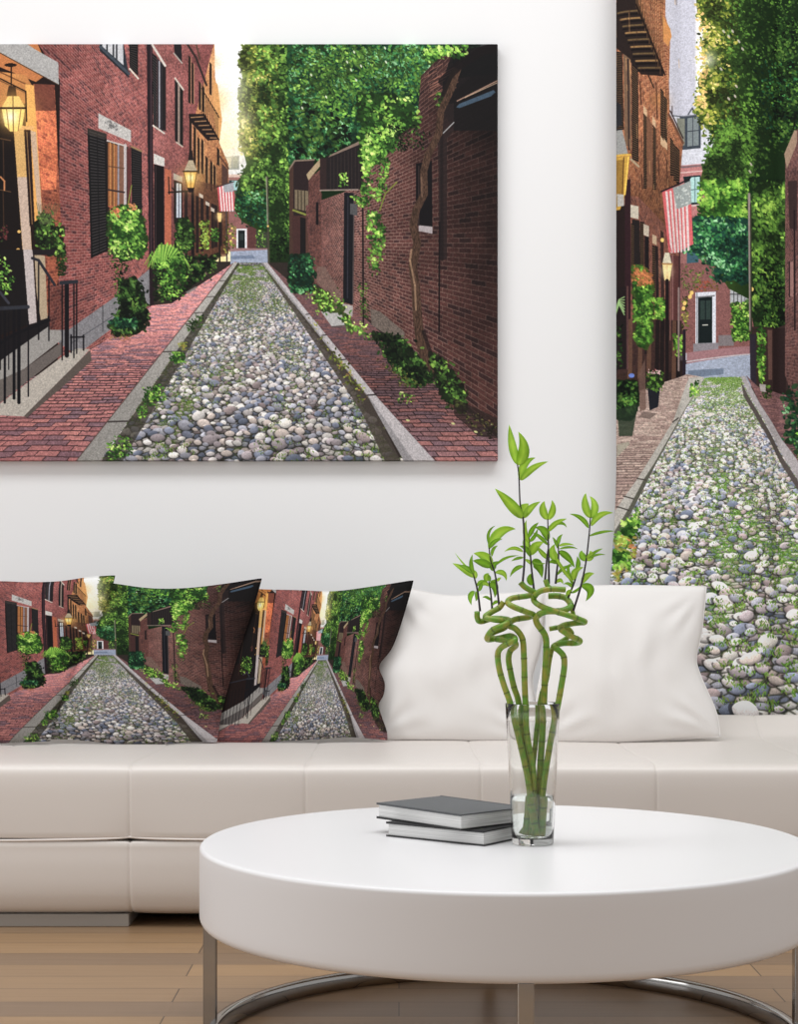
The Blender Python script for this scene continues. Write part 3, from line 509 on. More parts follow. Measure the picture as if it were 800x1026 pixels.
    P.leaves(b(610, 0, 780, 0, 780, 330, 740, 560, 660, 600, 620, 500), 2200, 1.1, 2.9, GR, sc=.08, seed=5, base=(20, 44, 18)); P.leaves(b(640, 380, 790, 300, 790, 640, 700, 640), 600, 1.0, 2.5, GRD, sc=.08, seed=6)
    P.leaves(a(395, 0, 412, 120, 400, 200, 410, 330, 390, 440, 430, 440, 440, 100), 160, 1.0, 2.4, [(232, 190, 110), (214, 190, 90), (170, 170, 80)])
    P.leaves(a(720, 60, 790, 60, 800, 560, 700, 560), 900, 1.0, 2.3, GRD, sc=.08)
    for x, y in ((520, 150), (560, 170), (490, 280), (545, 390), (520, 400), (550, 350), (610, 660), (606, 690), (500, 130), (575, 200), (535, 130)): P.dab(*a(x, y)[0], 2.2, .5, 1, (214, 200, 190), .8)
    # left house row
    wall = brick(VX, HY, .045, .14, [(150, 88, 50), (122, 70, 46), (86, 52, 42)], (196, 146, 100), f=500, ma=.5, seed=3, shade=lambda X, Y: 1.1 - .35 * np.clip((Y - 130) / 80, 0, 1))
    P.tex(a(0, -300, 268, -300, 270, 60, 290, 130, 285, 330, 288, 460, 300, 470, 345, 560, 330, 720, 330, 1480, 60, 1560, 0, 1560), wall)
    P.tex(a(255, 50, 290, 110, 296, 140, 282, 180, 262, 160), (206, 136, 60)); P.glow(662, 100, 9, (222, 150, 70), .5)
    P.tex(a(68, -40, 150, -20, 170, 40, 262, 290, 262, 302, 170, 300, 68, 180), (44, 34, 32))
    for k in range(9): P.line(a(80 + k * 10, 50 + k * 28, 160 + k * 12, 44 + k * 28), 1.8, (176, 134, 76) if k % 2 else (120, 96, 60), .8); P.line(a(80 + k * 10, 62 + k * 28, 160 + k * 12, 56 + k * 28), 1.4, (26, 20, 20))
    for k in range(12): P.line(a(150 + k * 9, -60 + k * 26, 150 + k * 9, 30 + k * 24), .8, (92, 66, 44))
    for k in range(14): P.line(a(155 + k * 8, -100, 155 + k * 8, 40 + k * 16), .7, (120, 84, 50), .7)
    P.line(a(150, 20, 268, 296), 1.6, (40, 28, 24)); P.line(a(70, -10, 150, -10), 2, (40, 32, 34)); P.line(a(200, 302, 222, 350), 1.4, (60, 44, 34))
    def sh(f_, pts, n):
        louvre(P, f_(*pts), n, dark=(34, 28, 28), lite=(150, 112, 70))
    sh(a, (68, 200, 96, 210, 102, 520, 72, 520), 44); P.tex(a(100, 215, 128, 240, 132, 600, 106, 580), (120, 92, 70)); P.line(a(118, 240, 122, 600), 1.6, (56, 44, 44)); sh(a, (132, 255, 158, 280, 160, 650, 134, 640), 44); P.line(a(130, 640, 160, 668), 2, (170, 150, 120))
    for x0, y0, y1, n in ((180, 450, 756, 44), (218, 500, 760, 36), (250, 350, 560, 22), (264, 380, 575, 22), (290, 545, 700, 16), (304, 570, 720, 16), (316, 580, 730, 14)): sh(a, (x0, y0, x0 + 13, y0 + 16, x0 + 13, y1, x0, y1), n)
    P.tex(a(194, 462, 216, 500, 216, 750, 196, 750), (124, 84, 60)); [P.tex(a(x, y, x + 14, y + 22, x + 14, y + 50, x, y + 34), (206, 170, 130)) for x, y in ((180, 420), (216, 462), (250, 540), (264, 550))]
    P.line(a(285, 455, 345, 565), 2.2, (110, 74, 56)); P.line(a(290, 440, 345, 545), 1.2, (60, 42, 40))
    for x0, y0, y1 in ((166, 330, 420), (232, 330, 470), (172, 700, 756), (240, 620, 700), (276, 640, 740)): P.line(a(x0, y0, x0 + 4, y1), 1.2, (70, 44, 34), .8)
    for k in range(60): x0 = P.rng.uniform(70, 330); y0 = P.rng.uniform(-100, 760); P.line(a(x0, y0, x0 + 2, y0 + P.rng.uniform(20, 80)), .8, (64, 42, 34) if k % 3 else (214, 160, 96), .45)
    # lower storey
    low = brick(VX, HY, .045, .14, [(132, 78, 60), (110, 66, 54), (84, 52, 48)], (160, 120, 100), f=500, ma=.35, seed=5)
    P.tex(b(70, 60, 160, 70, 330, 240, 330, 760, 70, 780), low); P.tex(b(70, 0, 80, 0, 76, 60, 70, 60), (60, 50, 40))
    P.tex(b(78, 60, 103, 60, 103, 105, 78, 100), (170, 166, 160)); P.tex(b(74, 105, 106, 105, 112, 760, 74, 760), (40, 28, 28)); P.tex(b(106, 0, 128, 0, 130, 760, 106, 760), (52, 30, 36))
    P.tex(b(128, 102, 160, 108, 160, 160, 128, 152), (196, 186, 168)); P.tex(b(134, 160, 164, 165, 168, 500, 134, 500), (40, 34, 34)); sh(b, (130, 175, 142, 180, 142, 380, 130, 380), 26); sh(b, (166, 168, 182, 172, 182, 380, 166, 380), 26)
    P.tex(b(180, 178, 202, 186, 202, 230, 180, 222), (190, 176, 156)); P.tex(b(184, 226, 202, 230, 204, 700, 184, 700), (34, 28, 30)); P.tex(b(216, 218, 234, 226, 234, 262, 216, 254), (186, 160, 130)); sh(b, (216, 262, 228, 266, 228, 480, 216, 480), 24); P.tex(b(228, 262, 240, 268, 244, 500, 230, 500), (44, 34, 34))
    P.tex(b(250, 200, 262, 210, 268, 600, 252, 600), (60, 42, 40)); P.tex(b(284, 300, 330, 300, 330, 600, 284, 620), (96, 56, 54)); P.line(b(300, 300, 300, 600), 1.3, (140, 96, 92)); P.line(b(330, 260, 328, 700), 1.4, (56, 40, 44))
    P.tex(b(70, 560, 340, 560, 355, 800, 70, 860), (46, 34, 34), .75)
    for x in (120, 160, 196, 230, 250, 300, 318): P.tex(b(x, 560, x + 16, 560, x + 14, 790, x - 4, 800), (30, 24, 26) if x % 4 else (110, 78, 60), .8)
    P.tex(b(70, 430, 110, 430, 110, 760, 70, 760), (34, 26, 28), .8); P.line(b(116, 430, 116, 760), 1.4, (96, 64, 62))
    P.leaves(b(140, 350, 180, 350, 220, 430, 210, 640, 180, 680, 150, 640, 140, 450), 460, 1.0, 2.6, GRB[:5], sc=.1, seed=9, base=(60, 84, 30)); P.leaves(b(135, 345, 200, 370, 220, 420, 180, 430, 140, 400), 150, 1.0, 2.3, [(190, 110, 50), (150, 90, 40), (110, 90, 40)]); P.leaves(b(220, 470, 272, 480, 270, 550, 225, 560), 190, 1, 2.3, GRB[:5]); P.leaves(b(300, 615, 350, 620, 345, 690, 320, 710), 130, .8, 2.0, GRB[:5]); P.leaves(b(340, 460, 365, 460, 362, 600, 340, 600), 90, .7, 1.6, GRY[:5])
    for x, y in ((378, 450), (352, 490), (257, 240), (347, 510), (372, 465), (614, 440)): P.dab(*b(x, y)[0], 2.0, 1.2, 0, (244, 200, 100))
    for k in range(7): P.line(b(70, 520 + k * 4, 84, 480 + k * 3, 104, 470 + 12 * k), 1, (150, 190, 120), .9)
    P.leaves(b(70, 580, 96, 590, 96, 760, 70, 760), 60, .9, 2, GRD)
    # near lamp, left border
    P.tex(a(70, 400, 92, 420, 96, 500, 70, 510), (46, 46, 50)); P.tex(a(72, 520, 96, 520, 118, 618, 72, 618), (150, 150, 148)); P.tex(a(72, 628, 124, 628, 110, 770, 88, 840, 72, 840), (196, 150, 30)); P.tex(a(74, 640, 100, 640, 92, 820, 74, 830), (150, 112, 30)); P.line(a(72, 622, 126, 622), 2.2, (214, 166, 40)); P.line(a(120, 630, 106, 780), 1.4, (240, 196, 60)); P.line(a(102, 632, 96, 800), 1, (90, 60, 20))
    P.tex(b(76, 55, 102, 60, 100, 106, 78, 106), (176, 172, 166))
    # second lamp
    P.tex(b(268, 290, 286, 290, 296, 332, 258, 332), (214, 206, 180)); P.tex(b(258, 338, 298, 338, 288, 402, 266, 402), (246, 214, 140)); P.line(b(258, 335, 298, 335), 1.5, (170, 120, 60)); P.line(b(278, 338, 278, 400), .7, (190, 140, 70)); P.glow(669, 271, 6, (255, 236, 180), .6); P.line(b(277, 402, 277, 800), 3.4, (34, 26, 28)); P.line(b(292, 402, 290, 640), 1.0, (130, 90, 80)); P.line(b(326, 430, 326, 760), 2.0, (150, 130, 126)); P.line(b(350, 600, 350, 780), 3.0, (44, 34, 44))
    # flag
    P.tex(b(256, 42, 372, 0, 384, 255, 310, 290, 284, 288), (208, 84, 88))
    for i in range(6):
        t = (i + .75) / 6.6; P.line(b(262 + 110 * t, 50 - 22 * t, 286 + 92 * t, 288 - 14 * t), 2.1, (222, 206, 204))
    P.tex(b(300, 28, 374, -2, 377, 92, 318, 112), (156, 164, 162)); P.rng.seed(4)
    for k in range(40): P.dab(*b(312 + 60 * P.rng.rand(), 20 + 76 * P.rng.rand())[0], .9, 1, 0, (206, 212, 206), .8)
    P.line(b(252, 46, 300, 24, 372, -12), 1.4, (40, 34, 40)); P.line(b(266, 200, 296, 285), 1.2, (170, 50, 60), .6)
    # pole + right wall
    P.line(b(602, 60, 608, 600), 2.6, (150, 136, 130)); P.line(b(609, 100, 612, 800), 1.4, (56, 60, 44))
    P.tex(b(614, 590, 720, 590, 800, 560, 1440, 540, 1440, 900, 800, 1000, 614, 790), (60, 44, 42)); P.leaves(b(634, 590, 672, 590, 672, 760, 640, 760), 190, .9, 2.1, GRB[:5]); P.tex(b(680, 600, 700, 600, 700, 800, 684, 800), (104, 74, 66)); P.tex(b(704, 590, 760, 590, 760, 880, 704, 860), (48, 34, 34)); P.tex(b(604, 620, 630, 620, 632, 830, 608, 820), (50, 44, 54))
    rb = brick(VX, HY, .045, .14, [(112, 72, 66), (92, 58, 56), (70, 48, 50)], (150, 120, 112), sgn=1, f=500, ma=.4, seed=15)
    P.tex(a(756, 640, 790, 520, 1440, 200, 1440, 2300, 800, 1640, 756, 1500), rb); P.tex(a(752, 610, 790, 516, 800, 520, 800, 570, 762, 670), (160, 132, 110)); P.tex(b(766, 0, 800, 0, 800, 200, 772, 190), (60, 44, 44)); P.tex(b(770, 325, 786, 325, 786, 466, 770, 462), (150, 110, 104)); P.line(b(772, 325, 772, 465), 1, (44, 30, 34)); P.line(b(790, 120, 792, 600), 1.4, (40, 28, 32))
    # ground
    left = [(600, 545), (600, 480), (622, 440), (645, 400), (672, 383), (704, 376), (706, 380), (646, 480), (617, 530)]
    P.tex([(600, 560), (600, 420), (640, 392), (690, 374), (706, 378), (650, 480), (617, 540)], paving(VX, HY, .17, .09, [(186, 162, 150), (162, 136, 128), (204, 182, 168)], (104, 86, 80), f=500, seed=3))
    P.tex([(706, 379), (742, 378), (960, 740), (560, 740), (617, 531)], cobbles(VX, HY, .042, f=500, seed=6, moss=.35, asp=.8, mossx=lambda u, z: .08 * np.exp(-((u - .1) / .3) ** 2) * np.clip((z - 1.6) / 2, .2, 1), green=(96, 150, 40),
        shade=lambda X, Y: .95 - .08 * np.exp(-((X - 686) / 9.) ** 2) - .10 * np.exp(-((X - 784) / 9.) ** 2)))  # two vertical dark bands paint the shade of the curtain folds into the cobbles
    ms = lambda u, z: .5 * (float(fbm(np.array(u * 5.0 + 8), np.array(z * 1.2), 95, 3)) - .52) * 5 + .5 + .40 * math.exp(-((u - .02) / .33) ** 2) * min(1, max(.3, (z - 1.3) / 2)) + .2
    P.pebbles(VX, HY, 500., .050, 29, 392, -.60, .60, ms, [(84, 132, 36), (110, 160, 48), (140, 186, 70), (70, 104, 36), (130, 150, 60)], 1.14)
    P.tex(c(368, 72, 412, 68, 425, 76, 230, 420, 185, 500, 125, 600, 70, 690, 0, 800, 0, 640, 75, 600, 105, 550, 155, 480, 300, 250), granite((184, 180, 172), 5, .3))
    P.tex(c(420, 82, 228, 425, 186, 508, 118, 640, 66, 740, 66, 690, 120, 598, 183, 478, 225, 415), (96, 96, 84))
    for p in ((300, 250, 325, 232), (155, 478, 188, 484), (100, 548, 140, 560), (76, 590, 122, 606)): P.line(c(*p), 1.1, (70, 64, 60))
    P.tex(c(568, 70, 585, 68, 650, 180, 700, 250, 800, 400, 1440, 1400, 1440, 1600, 800, 476, 700, 300, 600, 140), granite((176, 170, 172), 6, .3)); P.tex(c(568, 90, 600, 150, 690, 290, 800, 480, 1440, 1620, 1440, 1700, 790, 500, 680, 310, 580, 150), (92, 84, 80))
    P.tex(c(590, 66, 640, 110, 760, 140, 800, 220, 1440, 500, 1440, 1400, 800, 400, 700, 250, 650, 180), paving(VX, HY, .17, .09, [(130, 92, 92), (112, 80, 84), (150, 106, 100)], (56, 40, 42), f=500, seed=8))
    P.leaves(c(745, 130, 800, 100, 1440, 200, 1440, 600, 800, 380, 765, 330), 1300, 1.0, 2.4, GRT, sc=.1, seed=44, base=(34, 66, 36)); P.leaves(c(790, 200, 900, 200, 900, 460, 800, 400), 120, 1, 2.4, GRB)
    P.leaves(c(372, 110, 405, 85, 400, 130, 375, 150), 60, .9, 2, GRB); P.leaves(c(120, 640, 165, 600, 160, 700, 130, 760, 66, 760, 80, 700), 210, 1.2, 3.0, GRB, seed=45); P.leaves(c(66, 720, 150, 700, 160, 770, 66, 900), 120, 1.2, 2.8, [(150, 170, 50), (170, 150, 60), (120, 130, 40), (190, 120, 60)]); P.leaves(d(60, 40, 120, 60, 130, 110, 60, 120), 130, 1.2, 3.0, GRB)
    for x, y in ((400, 216), (446, 222)): P.dab(*c(x, y)[0], 5, .4, -.1, (220, 214, 206))
    # big stones in detail, some tufts
    # plants and pots on left pavement
    P.leaves(c(70, 90, 150, 90, 155, 180, 130, 240, 75, 230), 420, 1.1, 2.6, GRD + [(90, 150, 50)], sc=.12, seed=50, base=(20, 34, 16)); P.tex(c(78, 200, 158, 180, 135, 308, 84, 308), (40, 56, 40), .8); P.dab(*c(132, 66)[0], 3, .8, 0, (90, 120, 200))
    P.tex(c(195, 100, 250, 90, 240, 190, 205, 205), (34, 36, 44)); P.leaves(c(190, 50, 250, 45, 262, 110, 235, 130, 190, 110), 170, .9, 2.1, GR, sc=.2); P.leaves(c(195, 42, 250, 40, 250, 60, 200, 60), 26, .7, 1.4, [(220, 180, 180), (170, 90, 80)])
    P.tex(c(160, 60, 186, 0, 190, 200, 165, 210), (110, 84, 74), .8); P.tex(c(76, 340, 122, 330, 124, 342, 76, 392), (164, 156, 140)); P.tex(c(160, 232, 180, 210, 236, 216, 205, 240), (130, 112, 104))
    P.leaves(c(640, 0, 670, 0, 668, 90, 645, 100), 90, .8, 2, GRB[:5]); P.leaves(c(650, 100, 690, 100, 700, 160, 660, 150), 60, .8, 2, GR); P.tex(c(645, 98, 672, 100, 672, 130, 650, 128), (176, 168, 164))
    im = P.img
    g_ = fbm(*np.meshgrid(np.arange(P.W) * .55, np.arange(P.H) * .55), 77, 2)
    im = 96 + (im - 96) * 1.10
    return np.clip(im * (.86 + .28 * g_)[..., None], 0, 255)
# ---------------------------------------------------------------- scene
import bpy, bmesh, random
from mathutils import Vector, noise as mnoise
random.seed(7)
SC = bpy.context.scene
COL = SC.collection
F = 1774.0; H = 0.875; HZ = 590.0          # focal length in pixels, eye height (m), horizon row

def W(px, py, d):                          # a measured picture point at distance d -> metres
    return Vector(((px - 400) * d / F, d, H - (py - HZ) * d / F))

def tag(o, label=None, cat=None, group=None, kind=None):
    if label: o['label'] = label
    if cat: o['category'] = cat
    if group: o['group'] = group
    if kind: o['kind'] = kind
    return o

def empty(name, loc):
    o = bpy.data.objects.new(name, None); COL.objects.link(o); o.location = loc; o.empty_display_size = .05
    return o

def mesh(name, verts, faces, mat, parent=None, smooth=True, origin=None):
    """verts in world metres; the object gets its origin at `origin` (or its parent's)"""
    if origin is None: origin = parent_world(parent) if parent else Vector((0, 0, 0))
    origin = Vector(origin)
    me = bpy.data.meshes.new(name)
    me.from_pydata([tuple(Vector(v) - origin) for v in verts], [], faces)
    me.materials.append(mat)
    if smooth: me.polygons.foreach_set('use_smooth', [True] * len(me.polygons))
    me.update()
    o = bpy.data.objects.new(name, me); COL.objects.link(o)
    if parent: o.parent = parent; o.location = origin - parent_world(parent)
    else: o.location = origin
    return o

def parent_world(p):
    v = Vector((0, 0, 0))
    while p is not None: v += p.location; p = p.parent
    return v

def fix_normals(o):
    bm = bmesh.new(); bm.from_mesh(o.data); bmesh.ops.recalc_face_normals(bm, faces=bm.faces); bm.to_mesh(o.data); bm.free()

def box(name, x0, x1, y0, y1, z0, z1, mat, parent=None, bev=0.0, origin=None, seg=2):
    bm = bmesh.new(); bmesh.ops.create_cube(bm, size=1)
    for v in bm.verts: v.co = Vector(((x0 + x1) / 2 + v.co.x * (x1 - x0), (y0 + y1) / 2 + v.co.y * (y1 - y0), (z0 + z1) / 2 + v.co.z * (z1 - z0)))
    if bev > 0: bmesh.ops.bevel(bm, geom=bm.edges[:], offset=bev, segments=seg, affect='EDGES', profile=.5)
    vs = [v.co.copy() for v in bm.verts]; bm.verts.index_update(); fs = [[v.index for v in f.verts] for f in bm.faces]; bm.free()
    return mesh(name, vs, fs, mat, parent, smooth=False, origin=origin or ((x0 + x1) / 2, (y0 + y1) / 2, z0) if parent is None else None)

def lathe(prof, cx, cy, n=96):
    vs = []; fs = []; m = len(prof)
    for i in range(n):
        a = 2 * math.pi * i / n
        for r, z in prof: vs.append((cx + r * math.cos(a), cy + r * math.sin(a), z))
    for i in range(n):
        j = (i + 1) % n
        for k in range(m - 1): fs.append((i * m + k, j * m + k, j * m + k + 1, i * m + k + 1))
    return vs, fs

def catmull(pts, n):
    """smooth curve through pts, n samples per span"""
    P = [Vector(p) for p in pts]; out = []
    Q = [P[0] * 2 - P[1]] + P + [P[-1] * 2 - P[-2]]
    for i in range(1, len(Q) - 2):
        a, b, c, d = Q[i - 1], Q[i], Q[i + 1], Q[i + 2]
        for k in range(n):
            t = k / n
            out.append(.5 * ((2 * b) + (c - a) * t + (2 * a - 5 * b + 4 * c - d) * t * t + (3 * b - a - 3 * c + d) * t ** 3))
    out.append(P[-1]); return out

def resample(pts, n):
    """n points, evenly spaced along a polyline"""
    L = [0]
    for i in range(1, len(pts)): L.append(L[-1] + (pts[i] - pts[i - 1]).length)
    out = []; k = 0
    for i in range(n):
        s = L[-1] * i / (n - 1)
        while k < len(pts) - 2 and L[k + 1] < s: k += 1
        t = (s - L[k]) / max(1e-9, L[k + 1] - L[k]); out.append(pts[k].lerp(pts[k + 1], min(1, t)))
    return out, L[-1]

def tube(path, rad, n=12, caps=True):
    """rad: function of 0..1 or number"""
    vs = []; fs = []; m = len(path); up = None; al = []
    for i, p in enumerate(path):
        t = (path[min(i + 1, m - 1)] - path[max(i - 1, 0)]).normalized()
        if up is None: up = t.orthogonal().normalized()
        up = (up - t * up.dot(t)).normalized(); sd = t.cross(up)
        r = rad(i / (m - 1)) if callable(rad) else rad
        for k in range(n):
            a = 2 * math.pi * k / n; vs.append(p + (up * math.cos(a) + sd * math.sin(a)) * r); al.append(i / (m - 1))
    for i in range(m - 1):
        for k in range(n): fs.append((i * n + k, i * n + (k + 1) % n, (i + 1) * n + (k + 1) % n, (i + 1) * n + k))
    if caps: fs.append(tuple(range(n))[::-1]); fs.append(tuple(range((m - 1) * n, m * n)))
    return vs, fs, al

# ---------------------------------------------------------------- materials
def mat(name, col, rough=.5, metal=0., **k):
    m = bpy.data.materials.new(name); m.use_nodes = True; b = m.node_tree.nodes['Principled BSDF']
    b.inputs['Base Color'].default_value = (*col, 1); b.inputs['Roughness'].default_value = rough; b.inputs['Metallic'].default_value = metal
    for kk, v in k.items(): b.inputs[kk.replace('_', ' ')].default_value = v
    return m

def add_noise_bump(m, scale, strength, dist=.002, detail=3, colvar=0.0, stretch=None):
    nt = m.node_tree; b = nt.nodes['Principled BSDF']
    tc = nt.nodes.new('ShaderNodeTexCoord'); mp = nt.nodes.new('ShaderNodeMapping'); n = nt.nodes.new('ShaderNodeTexNoise'); bp = nt.nodes.new('ShaderNodeBump')
    nt.links.new(tc.outputs['Object'], mp.inputs[0]); nt.links.new(mp.outputs[0], n.inputs['Vector'])
    if stretch: mp.inputs['Scale'].default_value = stretch
    n.inputs['Scale'].default_value = scale; n.inputs['Detail'].default_value = detail
    bp.inputs['Strength'].default_value = strength; bp.inputs['Distance'].default_value = dist
    nt.links.new(n.outputs['Fac'], bp.inputs['Height']); nt.links.new(bp.outputs[0], b.inputs['Normal'])
    if colvar:
        c = b.inputs['Base Color'].default_value[:]; mx = nt.nodes.new('ShaderNodeMix'); mx.data_type = 'RGBA'
        mx.inputs[6].default_value = (*[v * (1 - colvar) for v in c[:3]], 1); mx.inputs[7].default_value = (*[min(1, v * (1 + colvar)) for v in c[:3]], 1)
        nt.links.new(n.outputs['Fac'], mx.inputs[0]); nt.links.new(mx.outputs[2], b.inputs['Base Color'])
    return m

M_wall = add_noise_bump(mat('wall_paint', (.90, .90, .905), .85), 60, .05, .001)
M_leather = add_noise_bump(mat('white_leather', (.725, .675, .635), .40), 900, .10, .0006)
M_piping = mat('leather_piping', (.80, .74, .70), .4)
M_plinth = add_noise_bump(mat('grey_plinth', (.30, .27, .24), .5), 40, .05)
M_pillow = add_noise_bump(mat('white_cotton', (.80, .775, .755), .8), 700, .12, .0006)
M_table = mat('white_lacquer', (.80, .79, .80), .32)
M_table.node_tree.nodes['Principled BSDF'].inputs['Specular IOR Level'].default_value = .35
M_chrome = add_noise_bump(mat('polished_chrome', (.40, .39, .38), .10, 1.0), 6, .02)
M_cover = add_noise_bump(mat('grey_book_cloth', (.10, .106, .112), .6), 1500, .15, .0004)
M_coverb = mat('black_book_cover', (.012, .012, .013), .5)
M_stem = mat('shoot_stem', (.030, .022, .030), .45)
M_rod = mat('brushed_steel_rod', (.55, .55, .56), .3, 1.0)

M_pages = mat('paper_pages', (.74, .74, .73), .8)
nt = M_pages.node_tree; tc = nt.nodes.new('ShaderNodeTexCoord'); mp = nt.nodes.new('ShaderNodeMapping'); n_ = nt.nodes.new('ShaderNodeTexNoise'); cr = nt.nodes.new('ShaderNodeValToRGB')
mp.inputs['Scale'].default_value = (3, 3, 900); n_.inputs['Scale'].default_value = 1.0
cr.color_ramp.elements[0].position = .3; cr.color_ramp.elements[0].color = (.50, .50, .49, 1); cr.color_ramp.elements[1].position = .6; cr.color_ramp.elements[1].color = (.80, .80, .79, 1)
nt.links.new(tc.outputs['Object'], mp.inputs[0]); nt.links.new(mp.outputs[0], n_.inputs['Vector']); nt.links.new(n_.outputs['Fac'], cr.inputs[0]); nt.links.new(cr.outputs[0], nt.nodes['Principled BSDF'].inputs['Base Color'])

def glass(name, col, ior):
    m = mat(name, col, 0.0); b = m.node_tree.nodes['Principled BSDF']; b.inputs['Transmission Weight'].default_value = 1; b.inputs['IOR'].default_value = ior
    return m
M_glass = glass('clear_glass', (.985, .995, .99), 1.46)
M_water = glass('water', (.95, .985, .955), 1.33)

# bamboo: green skin with brownish flushes and dark rings at the nodes
M_bamboo = mat('bamboo_skin', (.10, .20, .02), .38)
nt = M_bamboo.node_tree; b_ = nt.nodes['Principled BSDF']
at = nt.nodes.new('ShaderNodeAttribute'); at.attribute_name = 'ring'
nz = nt.nodes.new('ShaderNodeTexNoise'); nz.inputs['Scale'].default_value = 55; tcb = nt.nodes.new('ShaderNodeTexCoord'); nt.links.new(tcb.outputs['Object'], nz.inputs['Vector'])
cr = nt.nodes.new('ShaderNodeValToRGB'); cr.color_ramp.elements[0].position = .38; cr.color_ramp.elements[0].color = (.135, .32, .022, 1); cr.color_ramp.elements[1].position = .68; cr.color_ramp.elements[1].color = (.34, .32, .045, 1)
mx = nt.nodes.new('ShaderNodeMix'); mx.data_type = 'RGBA'; mx.inputs[7].default_value = (.06, .10, .012, 1)
nt.links.new(nz.outputs['Fac'], cr.inputs[0]); nt.links.new(cr.outputs[0], mx.inputs[6]); nt.links.new(at.outputs['Fac'], mx.inputs[0]); nt.links.new(mx.outputs[2], b_.inputs['Base Color'])

# leaves: brighter rib, a little light comes through
def leaf_mat(name, a, b):
    m = bpy.data.materials.new(name); m.use_nodes = True; nt = m.node_tree; p = nt.nodes['Principled BSDF']; p.inputs['Roughness'].default_value = .42
    out = nt.nodes['Material Output']; at = nt.nodes.new('ShaderNodeAttribute'); at.attribute_name = 'rib'
    nz = nt.nodes.new('ShaderNodeTexNoise'); nz.inputs['Scale'].default_value = 45; tc = nt.nodes.new('ShaderNodeTexCoord'); nt.links.new(tc.outputs['Object'], nz.inputs['Vector'])
    ad = nt.nodes.new('ShaderNodeMath'); ad.operation = 'ADD'; ad.use_clamp = True
    sb = nt.nodes.new('ShaderNodeMath'); sb.operation = 'SUBTRACT'; sb.inputs[1].default_value = .5
    nt.links.new(nz.outputs['Fac'], sb.inputs[0]); nt.links.new(at.outputs['Fac'], ad.inputs[0]); nt.links.new(sb.outputs[0], ad.inputs[1])
    mx = nt.nodes.new('ShaderNodeMix'); mx.data_type = 'RGBA'; mx.inputs[6].default_value = (*a, 1); mx.inputs[7].default_value = (*b, 1)
    nt.links.new(ad.outputs[0], mx.inputs[0]); nt.links.new(mx.outputs[2], p.inputs['Base Color'])
    tr = nt.nodes.new('ShaderNodeBsdfTranslucent'); nt.links.new(mx.outputs[2], tr.inputs['Color'])
    ms = nt.nodes.new('ShaderNodeMixShader'); ms.inputs[0].default_value = .45
    nt.links.new(p.outputs[0], ms.inputs[1]); nt.links.new(tr.outputs[0], ms.inputs[2]); nt.links.new(ms.outputs[0], out.inputs['Surface'])
    return m
M_leaf = leaf_mat('leaf_green', (.17, .40, .03), (.48, .82, .07))
M_leafb = leaf_mat('leaf_bright', (.32, .62, .03), (.74, .98, .16))

# floor: wide planks running across the picture
M_floor = mat('wood_planks', (.4, .3, .2), .30)
nt = M_floor.node_tree; b_ = nt.nodes['Principled BSDF']
tc = nt.nodes.new('ShaderNodeTexCoord'); br = nt.nodes.new('ShaderNodeTexBrick'); br.offset = .37; br.offset_frequency = 2
br.inputs['Scale'].default_value = 1; br.inputs['Brick Width'].default_value = 1.3; br.inputs['Row Height'].default_value = .125
br.inputs['Mortar Size'].default_value = .0016; br.inputs['Mortar Smooth'].default_value = .3; br.inputs['Bias'].default_value = 0
br.inputs['Color1'].default_value = (.36, .22, .11, 1); br.inputs['Color2'].default_value = (.20, .13, .082, 1); br.inputs['Mortar'].default_value = (.05, .03, .02, 1)
mp = nt.nodes.new('ShaderNodeMapping'); mp.inputs['Scale'].default_value = (1.1, 22, 1); gn = nt.nodes.new('ShaderNodeTexNoise'); gn.inputs['Scale'].default_value = 3; gn.inputs['Detail'].default_value = 5
mr = nt.nodes.new('ShaderNodeMapRange'); mr.inputs[3].default_value = .80; mr.inputs[4].default_value = 1.22
mu = nt.nodes.new('ShaderNodeMix'); mu.data_type = 'RGBA'; mu.blend_type = 'MULTIPLY'; mu.inputs[0].default_value = 1
nt.links.new(tc.outputs['Object'], br.inputs['Vector']); nt.links.new(tc.outputs['Object'], mp.inputs[0]); nt.links.new(mp.outputs[0], gn.inputs['Vector']); nt.links.new(gn.outputs['Fac'], mr.inputs[0])
nt.links.new(br.outputs['Color'], mu.inputs[6]); nt.links.new(mr.outputs[0], mu.inputs[7]); nt.links.new(mu.outputs[2], b_.inputs['Base Color'])

# printed fabrics: pictures computed above
def print_image(name, arr):
    h, w = arr.shape[:2]; im = bpy.data.images.new(name, w, h, alpha=False)
    px = np.ones((h, w, 4), dtype=np.float32); px[:, :, :3] = arr[::-1] / 255.0
    im.pixels.foreach_set(px.ravel()); im.update(); im.pack()
    return im
def print_mat(name, im, rough, bump, sat=1.0, val=1.0):
    m = mat(name, (1, 1, 1), rough); nt = m.node_tree; b = nt.nodes['Principled BSDF']; b.inputs['Specular IOR Level'].default_value = .2
    t = nt.nodes.new('ShaderNodeTexImage'); t.image = im; t.extension = 'EXTEND'; uv = nt.nodes.new('ShaderNodeUVMap'); uv.uv_map = 'print'
    nt.links.new(uv.outputs[0], t.inputs[0])
    hs = nt.nodes.new('ShaderNodeHueSaturation'); hs.inputs['Saturation'].default_value = sat; hs.inputs['Value'].default_value = val
    nt.links.new(t.outputs[0], hs.inputs['Color']); nt.links.new(hs.outputs[0], b.inputs['Base Color'])
    tc = nt.nodes.new('ShaderNodeTexCoord'); nx = nt.nodes.new('ShaderNodeTexNoise'); nx.inputs['Scale'].default_value = 1100; bp = nt.nodes.new('ShaderNodeBump'); bp.inputs['Strength'].default_value = bump; bp.inputs['Distance'].default_value = .0005
    nt.links.new(tc.outputs['Object'], nx.inputs['Vector']); nt.links.new(nx.outputs['Fac'], bp.inputs['Height']); nt.links.new(bp.outputs[0], b.inputs['Normal'])
    return m
